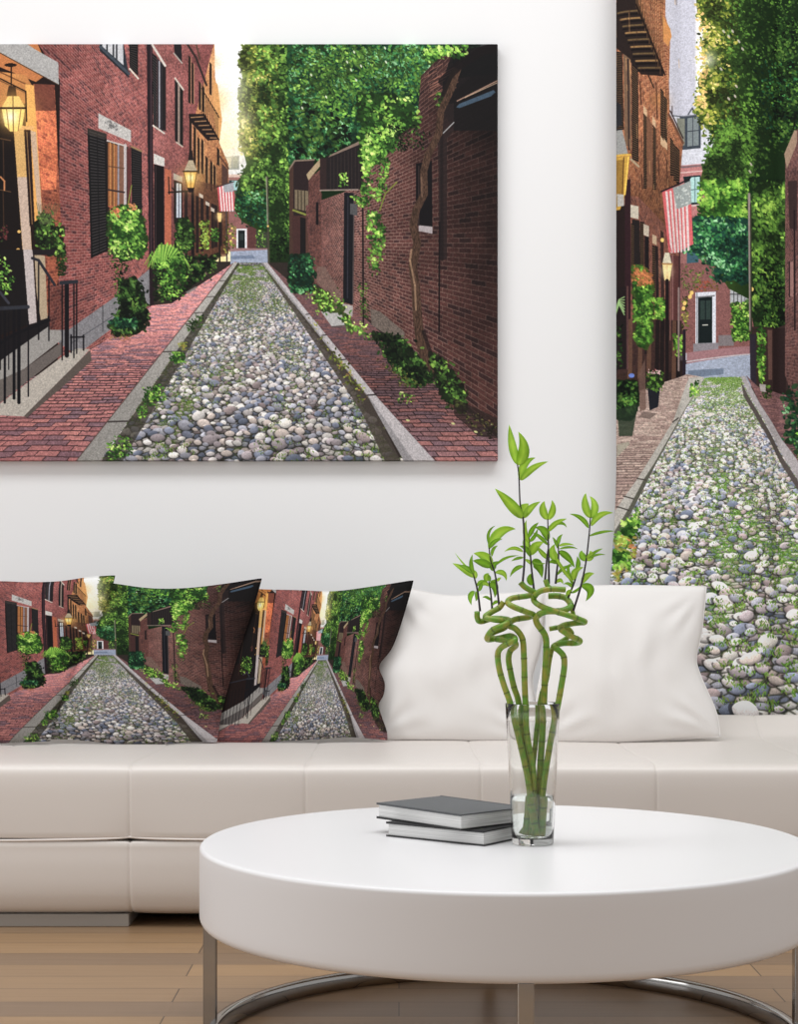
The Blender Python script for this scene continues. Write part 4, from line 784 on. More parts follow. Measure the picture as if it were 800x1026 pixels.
IM_street = print_image('street_print', picture()); IM_curtain = print_image('street_print_tall', curtain_picture())
M_canvas = print_mat('printed_canvas', IM_street, .75, .15, .88)
M_cushion = print_mat('printed_cushion_cloth', IM_street, .85, .3, .9, .80)
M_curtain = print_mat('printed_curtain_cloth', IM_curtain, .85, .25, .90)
def set_uv(o, fn):
    uv = o.data.uv_layers.new(name='print')
    org = parent_world(o)
    co = [fn(Vector(v.co) + org) for v in o.data.vertices]
    uv.data.foreach_set('uv', [c for l in o.data.loops for c in co[l.vertex_index]])
def street_uv(u, v): return ((u + 86) / 586.0, 1 - (v - 44) / 418.0)

# ---------------------------------------------------------------- the room
YW = 5.75
box('wall_back', -4.2, 4.2, YW, YW + .12, 0, 3.3, M_wall)['kind'] = 'structure'
fl = box('floor', -4.2, 4.2, -2.6, YW + .12, -.08, 0, M_floor, origin=(0, 0, 0)); fl['kind'] = 'structure'

# canvas on the wall
CY = 5.71; c0 = W(-85, 44, CY); c1 = W(499, 461.5, CY)
bm = bmesh.new(); bmesh.ops.create_cube(bm, size=1)
for v in bm.verts: v.co = Vector(((c0.x + c1.x) / 2 + v.co.x * (c1.x - c0.x), (CY + YW) / 2 + v.co.y * (YW - CY - .003), (c0.z + c1.z) / 2 + v.co.z * (c0.z - c1.z)))
bmesh.ops.bevel(bm, geom=bm.edges[:], offset=.0015, segments=2, affect='EDGES')
bm.verts.index_update()
cv = mesh('canvas_print', [v.co.copy() for v in bm.verts], [[v.index for v in f.verts] for f in bm.faces], M_canvas, smooth=False, origin=((c0.x + c1.x) / 2, YW, c1.z)); bm.free()
set_uv(cv, lambda p: street_uv(-85 + (p.x - c0.x) / (c1.x - c0.x) * 584, 44 + (c0.z - p.z) / (c0.z - c1.z) * 417.5))
tag(cv, 'wide wall canvas printed with a cobbled lane between brick houses, hung above the sofa', 'wall art')

# curtain: gentle folds, hangs behind the sofa from a steel rod
cur = empty('curtain', (W(700, 590, 5.64).x, 5.655, .06)); tag(cur, 'tall printed curtain of a cobbled lane and flag, hanging right of the canvas', 'curtain')
def fold(px, z):
    lo = min(1, max(0, (2.2 - z) / 1.6))
    y = .012 * math.sin((px - 660) / 100 * 2 * math.pi) + .004 * math.sin(px / 31.0)
    y += (.012 + .010 * lo) * (math.exp(-((px - 686) / 8.) ** 2) + math.exp(-((px - 784) / 8.) ** 2) + math.exp(-((px - 880) / 9.) ** 2))
    return y
vs = []; fs = []; NX, NZ = 150, 60; zt, zb = 2.93, .06; info = []
for j in range(NZ + 1):
    z = zt + (zb - zt) * j / NZ; py = HZ + (H - z) * F / 5.65
    for i in range(NX + 1):
        px0 = 618.5 + (955 - 617) * i / NX
        fl_ = max(0, (py - 470)) ** 1.5 / 110 ** 1.5 * 6 if py > 470 else 0
        px = px0 - min(fl_, 12) * (1 - i / NX) ** 2
        vs.append(((px - 400) * 5.65 / F, 5.655 + fold(px0, z) * 1.0 + .010 * (1 - min(1, i / 5)) ** 2, z)); info.append((px, py))
for j in range(NZ):
    for i in range(NX): a_ = j * (NX + 1) + i; fs.append((a_, a_ + NX + 1, a_ + NX + 2, a_ + 1))
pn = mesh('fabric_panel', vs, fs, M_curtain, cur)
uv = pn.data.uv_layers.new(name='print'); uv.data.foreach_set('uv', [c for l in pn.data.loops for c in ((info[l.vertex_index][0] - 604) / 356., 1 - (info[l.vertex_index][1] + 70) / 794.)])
sm = pn.modifiers.new('thickness', 'SOLIDIFY'); sm.thickness = .0015; sm.offset = 1
v_, f_, _ = tube([Vector((.64, 5.655, 2.94)), Vector((1.85, 5.655, 2.94))], .011, 20)
rod = mesh('curtain_rod', v_, f_, M_rod, origin=(.64, 5.655, 2.94)); tag(rod, 'steel rod that carries the tall printed curtain', 'curtain rod')
for x in (.67, 1.82):
    v_, f_, _ = tube([Vector((x, 5.655, 2.94)), Vector((x, YW, 2.94))], .008, 14); mesh('rod_bracket', v_, f_, M_rod, rod)
for x in (.64, 1.85):
    bm = bmesh.new(); bmesh.ops.create_uvsphere(bm, u_segments=20, v_segments=12, radius=.02)
    for v in bm.verts: v.co += Vector((x, 5.655, 2.94))
    bm.verts.index_update(); mesh('finial', [v.co.copy() for v in bm.verts], [[v.index for v in f.verts] for f in bm.faces], M_rod, rod); bm.free()

# ---------------------------------------------------------------- sofa
SX0, SX1 = -1.60, 1.62
seams = [-.694 + .4525 * k for k in range(-2, 6)]
xs = set(SX0 + (SX1 - SX0) * i / 110 for i in range(111))
for s in seams:
    for d in (-.03, -.018, -.010, -.006, -.003, 0, .003, .006, .010, .018, .03):
        if SX0 < s + d < SX1: xs.add(s + d)
xs = sorted(xs)
def sweep(prof, dent):
    P = [Vector((a, b, 0)) for a, b in prof]; C_ = catmull(P, 6); m = len(C_)
    nrm = []
    for i in range(m):
        t = C_[min(i + 1, m - 1)] - C_[max(i - 1, 0)]; nrm.append(Vector((-t.y, t.x, 0)).normalized())
    vs = []; fs = []
    for x in xs:
        e = min(1, (x - SX0) / .05, (SX1 - x) / .05); e = math.sqrt(max(0, 1 - (1 - e) ** 2))
        ds = min(abs(x - s) for s in seams)
        for i in range(m):
            q = dent(ds, i / (m - 1), C_[i], x) + (1 - e) * .035
            vs.append((x, C_[i].x + nrm[i].x * q, C_[i].y + nrm[i].y * q))
    for a in range(len(xs) - 1):
        for i in range(m - 1): fs.append((a * m + i, a * m + i + 1, (a + 1) * m + i + 1, (a + 1) * m + i))
    fs.append(tuple(range(m))); fs.append(tuple(range((len(xs) - 1) * m, len(xs) * m))[::-1])
    return vs, fs
sofa = empty('sofa', (0, 5.05, 0)); tag(sofa, 'long low white leather sofa along the wall under the canvas', 'sofa')
up = [(5.585, .2298), (5.59, .36), (5.588, .452), (5.575, .475), (5.552, .477), (5.50, .446), (5.44, .417), (5.34, .4125), (5.1, .413), (4.9, .416), (4.72, .4215), (4.62, .4215), (4.578, .4185), (4.559, .408), (4.553, .375), (4.552, .31), (4.5525, .26), (4.5535, .242), (4.558, .2325), (4.575, .2300)]
low = [(4.575, .2280), (4.558, .2255), (4.5535, .216), (4.553, .20), (4.552, .16), (4.555, .110), (4.563, .075), (4.580, .046), (4.61, .031), (4.66, .0262), (4.9, .026), (5.3, .026), (5.585, .026), (5.585, .2290)]
def dup_(ds, t, p, x):
    q = .0022 * math.exp(-(ds / .003) ** 2) + .0022 * math.exp(-(ds / .03))
    if p.x < 4.62: q += .005 * math.exp(-(ds / .05)) * math.exp(-abs(p.y - .245) / .05)
    q += .004 * (mnoise.noise(Vector((x * 1.8, p.x * 2.2, p.y * 3 + 4))))
    return q
v_, f_ = sweep(up, lambda ds, t, p, x: dup_(ds, t, p, x)); o = mesh('seat_cushion', v_, f_, M_leather, sofa); fix_normals(o)
v_, f_ = sweep(low, lambda ds, t, p, x: .0025 * math.exp(-(ds / .0035) ** 2) + .003 * math.exp(-(ds / .04)) * (p.x < 4.7)); o = mesh('lower_body', v_, f_, M_leather, sofa); fix_normals(o)
pp = []
for x in xs:
    ds = min(abs(x - s) for s in seams)
    if SX0 + .03 < x < SX1 - .03: pp.append(Vector((x, 4.5545 + .008 * math.exp(-(ds / .05)), .2290 + .005 * math.exp(-(ds / .04)) + .002 * math.sin(x * 7))))
v_, f_, _ = tube(pp, .0030, 8); mesh('piping', v_, f_, M_piping, sofa)
for a, b in ((-1.56, -.700), (.72, 1.56)): box('plinth', a, b, 4.585, 5.5, .0, .032, M_plinth, sofa, .002)

# ---------------------------------------------------------------- cushions
def pillow(name, top, right, bottom, left, d, thick, m, lean=9, uvf=None, seed=0, n=56, mm=46, wr=1.0, seamcol=None, pw=.5):
    """four edge lines (left->right / top->bottom) measured on the photo, thickness d metres in front of and behind plane d"""
    def cur(l, k): return resample(catmull([(p[0], p[1], 0) for p in l], 10), k)[0]
    T_, B_ = cur(top, n), cur(bottom, n); L_, R_ = cur(left, mm), cur(right, mm)
    zb = H - (max(p[1] for p in bottom) - HZ) * d / F
    sides = {}; info = []; vs = []; fs = []
    def grid(sg):
        base = len(vs)
        for j in range(mm):
            v = j / (mm - 1)
            for i in range(n):
                u = i / (n - 1)
                p = T_[i] * (1 - v) + B_[i] * v + L_[j] * (1 - u) + R_[j] * u - (T_[0] * (1 - u) * (1 - v) + T_[-1] * u * (1 - v) + B_[0] * (1 - u) * v + B_[-1] * u * v)
                w = (max(0, math.sin(math.pi * u)) * max(0, math.sin(math.pi * v))) ** pw
                edge = min(1, 6 * min(u, 1 - u, v, 1 - v))
                q = Vector((u * 3.1 + seed * 7, v * 2.3, seed * 3.3 + sg))
                wrk = mnoise.noise(q * 1.6) * .20 + mnoise.noise(Vector((u * 9 + seed, v * 2.5, 5 + sg))) * .05 * wr
                for (cx, cy) in ((0, 0), (1, 0), (0, 1), (1, 1)):
                    dx, dy = u - cx, v - cy; r = math.hypot(dx, dy) + 1e-4; an = math.atan2(dy, dx)
                    wrk += .10 * wr * math.sin(an * 14 + seed + cx * 3 + cy * 5) * math.exp(-((r - .18) / .14) ** 2)
                wrk += .07 * wr * math.sin(v * 31 + seed) * math.exp(-min(u, 1 - u) / .07) + .05 * wr * math.sin(u * 27 + seed) * math.exp(-min(v, 1 - v) / .07)
                y = sg * thick * (w * (1 + wrk * edge * .9) + .012)
                P0 = W(p.x, p.y, d); dd = d + (P0.z - zb) * math.tan(math.radians(lean)); P0 = W(p.x, p.y, dd)
                vs.append((P0.x, dd + y, P0.z)); info.append((p.x, p.y))
        return base
    a = grid(-1); b = grid(1)
    for base, fl2 in ((a, False), (b, True)):
        for j in range(mm - 1):
            for i in range(n - 1):
                q = (base + j * n + i, base + (j + 1) * n + i, base + (j + 1) * n + i + 1, base + j * n + i + 1)
                fs.append(q[::-1] if fl2 else q)
    rim = [j * n for j in range(mm)] + [(mm - 1) * n + i for i in range(1, n)] + [j * n + n - 1 for j in range(mm - 2, -1, -1)] + [i for i in range(n - 2, 0, -1)]
    for k in range(len(rim)):
        p, q = rim[k], rim[(k + 1) % len(rim)]; fs.append((a + p, b + p, b + q, a + q))
    cx = sum(p[0] for p in vs) / len(vs); zmin = min(p[2] for p in vs)
    o = mesh(name, vs, fs, m, origin=(cx, d, zmin)); fix_normals(o)
    if uvf:
        uv = o.data.uv_layers.new(name='print'); uv.data.foreach_set('uv', [c for l in o.data.loops for c in street_uv(*uvf(*info[l.vertex_index]))])
    # seam welt round the edge, a part of its own
    path = [Vector(vs[a + r]).lerp(Vector(vs[b + r]), .5) for r in rim] + [Vector(vs[a + rim[0]]).lerp(Vector(vs[b + rim[0]]), .5)]
    v_, f_, _ = tube(path, .0022, 6, caps=False)
    org = parent_world(o); w_ = mesh('seam_welt', v_, f_, m, o)
    if uvf:
        pi = [info[r] for r in rim] + [info[rim[0]]]; uv = w_.data.uv_layers.new(name='print')
        uv.data.foreach_set('uv', [c for l in w_.data.loops for c in street_uv(*uvf(*pi[min(len(pi) - 1, l.vertex_index // 6)]))])
    return o
uv12 = lambda x, y: (250 + (x - 108 - (y - 655) * .04) / .605, 262 + (y - 655) / (.455 if y > 655 else .40))
uv3 = lambda x, y: (250 + (x + (y - 660) * .13 - 324) / .292, 262 + (y - 660) / (.415 if y > 660 else .37))
GP = 'street print cushions on the sofa'
o = pillow('printed_cushion', [(-78, 580), (-40, 583), (0, 583), (30, 584), (60, 583), (88, 579), (115, 577)], [(115, 577), (109, 597), (94, 628), (80, 658), (66, 690), (55, 715), (50, 742)],
           [(-80, 745), (-40, 745), (0, 744), (28, 743), (50, 742)], [(-78, 580), (-72, 620), (-70, 660), (-74, 700), (-80, 745)], 5.265, .060, M_cushion, 8, uv12, 1, wr=.6)
tag(o, 'leftmost street print cushion, its print showing shuttered brick house and left pavement', 'cushion', GP)
o = pillow('printed_cushion', [(96, 584), (112, 585), (150, 590), (185, 590), (222, 586), (262, 580)], [(262, 580), (255, 604), (243, 640), (232, 675), (222, 712), (217, 743)],
           [(36, 742), (60, 740), (90, 742), (125, 746), (160, 745), (190, 743), (217, 743)], [(96, 584), (80, 624), (64, 658), (50, 692), (36, 742)], 5.30, .060, M_cushion, 8, uv12, 2, wr=.6)
tag(o, 'middle street print cushion, showing the whole cobbled lane and right brick wall', 'cushion', GP)
o = pillow('printed_cushion', [(246, 589), (262, 591), (300, 592), (335, 593), (375, 588), (414, 582)], [(414, 582), (408, 604), (400, 630), (392, 650), (381, 664), (380, 672), (385, 684), (384, 696), (379, 706), (382, 718), (387, 732), (388, 741)],
           [(202, 743), (225, 743), (260, 743), (320, 740), (350, 738), (388, 741)], [(246, 589), (234, 626), (221, 665), (210, 700), (202, 743)], 5.335, .058, M_cushion, 8, uv3, 3, wr=.8)
tag(o, 'right street print cushion, its print with glowing doorway lantern, against the white pillow', 'cushion', GP)
o = pillow('pillow', [(394, 597), (404, 593), (415, 591), (450, 597), (500, 595), (545, 593)], [(545, 593), (546, 620), (542, 650), (534, 680), (538, 705), (548, 742)],
           [(372, 742), (400, 742), (440, 743), (500, 744), (548, 742)], [(394, 597), (384, 632), (372, 665), (370, 700), (372, 742)], 5.40, .072, M_pillow, 9, None, 4, wr=1.7)
tag(o, 'plain white pillow behind the bamboo, touching the street print cushions', 'pillow', 'white pillows on the sofa')
o = pillow('pillow', [(547, 594), (570, 589), (600, 587), (650, 587), (708, 588)], [(708, 588), (706, 610), (703, 635), (698, 660), (702, 676), (708, 690), (716, 708), (720, 722), (722, 738)],
           [(538, 743), (570, 745), (610, 746), (650, 744), (690, 740), (722, 738)], [(547, 594), (548, 630), (544, 665), (538, 700), (538, 743)], 5.37, .085, M_pillow, 9, None, 5, wr=1.6)
tag(o, 'plain white pillow at the right, in front of the curtain', 'pillow', 'white pillows on the sofa')

# ---------------------------------------------------------------- coffee table
TX, TY, TR, ZT, ZB = .203, 3.41, .584, .39, .2405
tb = empty('coffee_table', (TX, TY, 0)); tag(tb, 'round white coffee table on chrome legs and floor ring', 'coffee table')
prof = [(.001, ZT)] + [(TR * k, ZT) for k in (.3, .6, .9)]
r = .008
for k in range(9): a_ = math.pi / 2 * (1 - k / 8); prof.append((TR - r + r * math.cos(a_), ZT - r + r * math.sin(a_)))
for z in (.36, .33, .30, .275): prof.append((TR, z))
r = .018
for k in range(9): a_ = math.pi / 2 * k / 8; prof.append((TR - r + r * math.cos(a_), ZB + r - r * math.sin(a_)))
prof += [(TR * .8, ZB), (.001, ZB)]
v_, f_ = lathe(prof, TX, TY, 160); o = mesh('tabletop', v_, f_, M_table, tb); fix_normals(o)
RR = .566
rp = []
for (rr, zz) in ((RR - .011, .001), (RR - .013, .004), (RR - .013, .033), (RR - .011, .036), (RR + .003, .036), (RR + .005, .033), (RR + .005, .004), (RR + .003, .001), (RR - .011, .001)): rp.append((rr, zz))
v_, f_ = lathe(rp, TX, TY, 160); o = mesh('floor_ring', v_, f_, M_chrome, tb); fix_normals(o)
for ang in (180, 270, 0, 90):
    ca, sa = math.cos(math.radians(ang)), math.sin(math.radians(ang)); vs = []
    bm = bmesh.new(); bmesh.ops.create_cube(bm, size=1)
    for v in bm.verts:
        rr = RR + .001 + v.co.x * .020; tt = v.co.y * .027; z = .0005 + (v.co.z + .5) * (ZB + .004)
        v.co = Vector((TX + rr * ca - tt * sa, TY + rr * sa + tt * ca, z))
    bmesh.ops.bevel(bm, geom=bm.edges[:], offset=.002, segments=3, affect='EDGES'); bm.verts.index_update()
    mesh('leg', [v.co.copy() for v in bm.verts], [[v.index for v in f.verts] for f in bm.faces], M_chrome, tb, smooth=False); bm.free()

# ---------------------------------------------------------------- books
def book(c, p, q, z0, th, label, m_top):
    """c front corner, p and q neighbouring corners (x, y)"""
    c, p, q = Vector((*c, 0)), Vector((*p, 0)), Vector((*q, 0)); e1 = p - c; e2 = q - c
    root = empty('book', (c + (e1 + e2) / 2 + Vector((0, 0, z0)))); tag(root, label, 'book', 'books on the coffee table')
    def slab(name, a0, a1, b0, b1, za, zb, m, bev, pr=None):
        bm = bmesh.new(); bmesh.ops.create_cube(bm, size=1)
        for v in bm.verts:
            a = a0 if v.co.x < 0 else a1; b = b0 if v.co.y < 0 else b1
            v.co = c + e1 * a + e2 * b + Vector((0, 0, za if v.co.z < 0 else zb))
        bmesh.ops.bevel(bm, geom=bm.edges[:], offset=bev, segments=2, affect='EDGES'); bm.verts.index_update()
        o = mesh(name, [v.co.copy() for v in bm.verts], [[v.index for v in f.verts] for f in bm.faces], m, root, smooth=False); bm.free(); fix_normals(o); return o
    k = .003 / e1.length; k2 = .003 / e2.length; t = .0026
    slab('page_block', k, 1 - k * 1.2, k2, 1 - k2, z0 + t, z0 + th - t, M_pages, .0006)
    slab('cover', 0, 1, 0, 1, z0, z0 + t, M_coverb, .0008)['label'] = 'black lower cover board'
    slab('cover', 0, 1, 0, 1, z0 + th - t, z0 + th, m_top, .0008)
    slab('spine', 0, 1, 1 - k2 * .8, 1, z0 + t * .6, z0 + th - t * .6, m_top, .0008)
book((.160, 3.335), (-.0245, 3.47), (.266, 3.48), ZT, .0285, 'lower hardcover book with pale pages, lying under the other by the vase', M_coverb)
book((.117, 3.345), (-.044, 3.53), (.247, 3.463), ZT + .0285, .030, 'upper grey-topped hardcover book, stacked askew on the lower one', M_cover)

# ---------------------------------------------------------------- glass vase with water
VD = 3.37; vc = W(534, 845, VD); VX_, VY_ = vc.x, VD
va = empty('glass_vase', (VX_, VY_, ZT)); tag(va, 'tall clear glass vase on the table holding the bamboo', 'vase')
hz = .268; rb_, rt_ = .0395, .0520
def ro(z): return rb_ + (rt_ - rb_) * (z / hz)
pr = [(.0005, 0), (rb_ - .003, 0), (rb_ - .0008, .0008), (rb_, .003)] + [(ro(hz * k / 8), hz * k / 8) for k in range(1, 8)] + [(rt_, hz - .001), (rt_ - .0009, hz), (rt_ - .0022, hz), (rt_ - .003, hz - .001)] + [(ro(hz * k / 8) - .003, hz * k / 8) for k in range(7, 0, -1)] + [(rb_ - .0035, .016), (rb_ - .006, .0125), (.0005, .012)]
v_, f_ = lathe([(a, ZT + b) for a, b in pr], VX_, VY_, 96); o = mesh('vase_body', v_, f_, M_glass, va); fix_normals(o)
wz = .092
pr = [(.0005, .0124), (rb_ - .0066, .0129), (rb_ - .0040, .0165)] + [(ro(wz * k) - .0034, wz * k) for k in (.3, .5, .7, .9)] + [(ro(wz) - .0034, wz), (.0005, wz)]
v_, f_ = lathe([(a, ZT + b) for a, b in pr], VX_, VY_, 96); o = mesh('water', v_, f_, M_water, va); fix_normals(o)

# ---------------------------------------------------------------- curled bamboo
K = VD / F
def bp(px, py, off=0.0):                 # off: pixels behind the vase axis
    p = W(px, py, VD); p.y += off * K; return p
Z5 = lambda l: [(460 + a / 5.714, 570 + b / 5.714, c) for a, b, c in l]
Z8 = lambda *v: [(450 + v[i] / 8, 500 + v[i + 1] / 8) for i in range(0, len(v), 2)]
Z9 = lambda *v: [(450 + v[i] / 8, 400 + v[i + 1] / 8) for i in range(0, len(v), 2)]
Z4 = lambda *v: [(440 + v[i] / 4, 410 + v[i + 1] / 4) for i in range(0, len(v), 2)]
Z7 = lambda *v: [(540 + v[i] / 6.84, 470 + v[i + 1] / 6.84) for i in range(0, len(v), 2)]
def leaf(shoot, pts, w, m, seed):
    rnd = random.Random(seed); (x0, y0), (x1, y1), (x2, y2) = pts
    L = math.hypot(x2 - x0, y2 - y0); o0 = getoff(shoot); dz = rnd.uniform(-.35, .35) * L
    P = [bp(x0, y0, o0), bp(x1, y1, o0 + dz * .45), bp(x2, y2, o0 + dz)]
    path = []
    for k in range(15):
        t = k / 14; path.append(P[0] * (1 - t) ** 2 + P[1] * 2 * t * (1 - t) + P[2] * t * t)
    if w > 4: # control point pulls only half way: push the curve through it
        pass
    vs = []; fs = []; rib = []; tw = rnd.uniform(-.25, .25)
    for k, p in enumerate(path):
        t = k / 14; tg = (path[min(k + 1, 14)] - path[max(k - 1, 0)]).normalized()
        sd = tg.cross(Vector((tw, 1, tw * .6))).normalized(); nn = sd.cross(tg)
        hw = w * K * .49 * (math.sin(math.pi * min(1, t ** .75 * .97 + .03)) ** .85 + .02)
        for s in (-1, -.55, 0, .55, 1):
            vs.append(p + sd * hw * s - nn * hw * .28 * abs(s) ** 1.3); rib.append(1 - abs(s) * .75)
    for k in range(14):
        for s in range(4): a = k * 5 + s; fs.append((a, a + 1, a + 6, a + 5))
    o = mesh('leaf', vs, fs, m, shoot)
    at = o.data.attributes.new('rib', 'FLOAT', 'POINT'); at.data.foreach_set('value', rib)
    md = o.modifiers.new('thickness', 'SOLIDIFY'); md.thickness = .0004
    return o
OFF = {}
def getoff(s): return OFF[s.name]
def stalk(path, label, shoots, r=3.15):
    pts = [bp(*p) for p in path]; C_ = catmull(pts, 8); L = 0; C_, L = resample(C_, max(60, int(sum((C_[i + 1] - C_[i]).length for i in range(len(C_) - 1)) / .0022)))
    root = empty('bamboo_stalk', pts[0]); tag(root, label, 'bamboo stalk', 'curled bamboo stalks in the vase')
    sp = .036; ph = random.random()
    def ring(t): q = (t * L / sp + ph) % 1; q = min(q, 1 - q) * sp; return math.exp(-(q / .0011) ** 2)
    v_, f_, al = tube(C_, lambda t: r * K * (1 + .10 * ring(t)) * (1 - .08 * t), 14)
    o = mesh('stem', v_, f_, M_bamboo, root); at = o.data.attributes.new('ring', 'FLOAT', 'POINT'); at.data.foreach_set('value', [ring(a) for a in al])
    for stub, off, stem, leaves in shoots:
        if stub:
            sc_ = catmull([bp(*p) for p in stub], 6); v_, f_, al = tube(sc_, r * K * .82, 12); o = mesh('side_stub', v_, f_, M_bamboo, root)
        sc_ = catmull([bp(x, y, off) for x, y in stem], 8)
        v_, f_, _ = tube(sc_, lambda t: K * (1.15 - .55 * t), 8); s = mesh('shoot', v_, f_, M_stem, root); s['label'] = 'thin dark shoot'; OFF[s.name] = off
        for i, (lp, w) in enumerate(leaves): leaf(s, lp, w, M_leafb if (w > 6.5 and lp[0][1] < 540) or i % 3 == 0 else M_leaf, hash((round(lp[0][0]), i, round(lp[2][1]))) )
    return root
# every shoot: (side stub or None, depth offset, stem points, [(leaf points, width), ...])
shA = (None, -2, Z8(250, 900, 230, 740, 205, 640, 190, 590), [(Z8(205, 630, 130, 560, 30, 515), 7), (Z8(200, 600, 160, 520, 188, 445), 4.5), (Z8(195, 600, 150, 545, 80, 530), 5), (Z8(205, 640, 215, 600, 205, 570), 5), (Z8(205, 740, 150, 770, 180, 850), 5.5), (Z8(215, 740, 232, 780, 215, 820), 4), (Z8(190, 590, 110, 520, 50, 430), 1.8), (Z8(228, 700, 240, 650, 300, 655), 3.5), (Z8(235, 740, 262, 700, 262, 660), 4)])
shB = (None, 4, Z8(350, 900, 338, 760, 322, 660), [(Z8(312, 660, 285, 610, 325, 598), 6), (Z8(322, 690, 390, 670, 368, 792), 8), (Z8(342, 815, 300, 770, 270, 792), 3), (Z8(322, 700, 275, 640, 248, 725), 4.5), (Z8(330, 660, 390, 660, 420, 630), 3), (Z8(325, 660, 330, 620, 300, 600), 4)])
shC = (None, 0, Z8(402, 850, 390, 740, 370, 600, 335, 490, 322, 390), [(Z8(322, 400, 390, 215, 540, 238), 10), (Z8(325, 395, 360, 325, 430, 320), 4.5), (Z8(318, 360, 295, 250, 372, 215), 3), (Z8(340, 535, 310, 440, 200, 435), 10), (Z8(345, 545, 260, 500, 190, 495), 8), (Z8(362, 575, 330, 530, 405, 500), 7), (Z8(372, 590, 455, 570, 462, 655), 5.5), (Z8(380, 530, 440, 455, 560, 455), 2.8), (Z8(345, 460, 345, 385, 395, 375), 3.5), (Z8(388, 660, 395, 640, 418, 630), 3), (Z8(400, 830, 370, 810, 348, 860), 3.5)])
shD = (None, -3, Z4(335, 695, 342, 600, 338, 450, 325, 380, 320, 270, 314, 222), [(Z9(548, 525, 500, 380, 486, 203), 8.5), (Z9(548, 528, 640, 420, 552, 268), 12), (Z9(572, 650, 570, 500, 695, 468), 8), (Z9(578, 652, 650, 540, 790, 505), 7), (Z9(590, 955, 500, 840, 365, 722), 11), (Z9(592, 955, 560, 890, 640, 838), 13), (Z9(600, 955, 630, 870, 735, 820), 7), (Z9(585, 915, 530, 870, 500, 912), 5.5), (Z8(595, 540, 520, 545, 488, 625), 4.5), (Z8(592, 425, 520, 365, 440, 425), 3.8), (Z8(596, 470, 540, 470, 498, 500), 3)])
shE = (None, 3, Z8(685, 735, 665, 560, 652, 400, 645, 310), [(Z8(645, 350, 590, 260, 622, 170), 5), (Z8(645, 310, 660, 230, 722, 188), 5), (Z8(650, 340, 690, 310, 715, 235), 4), (Z8(658, 450, 680, 360, 760, 348), 9), (Z8(656, 465, 630, 380, 565, 378), 5), (Z8(668, 500, 735, 500, 750, 632), 10), (Z8(668, 530, 640, 485, 600, 488), 3.5), (Z8(672, 690, 630, 640, 660, 598), 6), (Z8(670, 500, 720, 530, 772, 515), 3.5), (Z8(648, 390, 600, 350, 635, 295), 7)])
shF = (None, 2, Z4(442, 700, 440, 560, 437, 440), [(Z4(436, 442, 405, 400, 425, 368), 8), (Z4(438, 442, 468, 405, 452, 365), 7), (Z4(437, 528, 430, 470, 386, 475), 8), (Z4(441, 490, 460, 450, 512, 440), 5.5), (Z4(441, 470, 500, 440, 512, 475), 3.5), (Z4(438, 545, 405, 505, 375, 495), 4), (Z4(442, 600, 410, 580, 390, 545), 5)])
shG = (None, 6, Z4(470, 700, 476, 640, 482, 590, 480, 540), [(Z4(485, 612, 440, 580, 468, 540), 9), (Z4(482, 560, 470, 530, 458, 512), 3.5), (Z4(482, 545, 478, 515, 500, 500), 4), (Z4(482, 548, 510, 535, 545, 545), 3), (Z4(482, 570, 520, 580, 548, 635), 7), (Z4(476, 665, 500, 625, 542, 628), 3.5), (Z4(474, 695, 492, 672, 500, 702), 4), (Z4(478, 620, 455, 600, 440, 620), 4), (Z4(484, 560, 530, 545, 560, 560), 2.5)])
shH = (None, 0, Z7(238, 970, 290, 800, 325, 630, 347, 440, 355, 332), [(Z7(358, 335, 300, 250, 325, 163), 8), (Z7(358, 335, 415, 250, 355, 185), 8), (Z7(342, 405, 310, 320, 212, 308), 5), (Z7(362, 390, 400, 290, 512, 300), 6.5), (Z7(345, 460, 440, 420, 525, 425), 3), (Z7(328, 628, 285, 590, 298, 558), 7), (Z7(330, 628, 375, 590, 350, 560), 7), (Z7(340, 605, 390, 560, 440, 545), 3), (Z7(335, 615, 400, 575, 458, 588), 2.4), (Z7(300, 785, 320, 715, 385, 716), 6.5), (Z7(290, 800, 400, 800, 325, 905), 9)])
shI = (None, 5, Z7(205, 880, 250, 770, 268, 690), [(Z7(250, 765, 225, 690, 310, 673), 7), (Z7(262, 690, 285, 640, 268, 598), 5), (Z7(235, 815, 210, 770, 170, 790), 3.5), (Z7(212, 880, 190, 835, 235, 830), 5), (Z7(240, 800, 200, 700, 175, 722), 2.5), (Z7(240, 790, 170, 640, 235, 655), 3.2), (Z7(245, 780, 130, 660, 95, 560), 4), (Z7(225, 850, 280, 830, 290, 800), 3)])
def V6(*v): return [(490 + v[i] / 6.03, 690 + v[i + 1] / 6.03) for i in range(0, len(v), 2)]
stalk([(537, 836, -8), (531.5, 800, -6), (528, 775, -5), (517, 727, -5)] + Z5([(290, 760, -6), (255, 660, -5), (230, 570, -4), (222, 490, -3), (238, 452, -6), (275, 428, -10), (318, 405, -12), (300, 385, 8), (235, 398, 10), (163, 402, 0), (188, 350, -11), (262, 315, -12), (285, 292, 2), (200, 285, 9), (125, 302, 5), (106, 280, 0), (104, 246, -2)]), 'leftmost curled bamboo stalk, its short cut end turned up at far left', [shA])
stalk([(530, 836, 4), (532, 800, 4), (530, 770, 5), (523, 735, 5)] + Z5([(345, 770, 5), (318, 680, 5), (300, 600, 6), (287, 520, 6), (297, 470, 5), (325, 440, -1), (310, 418, -8), (230, 405, 2), (170, 390, 12), (205, 365, 14), (270, 335, 10), (262, 300, -6), (200, 290, -12), (150, 275, -6), (185, 248, -2), (232, 222, 0), (255, 190, 1)]), 'second bamboo stalk from the left, coiled low with an upturned tip', [shB, shC])
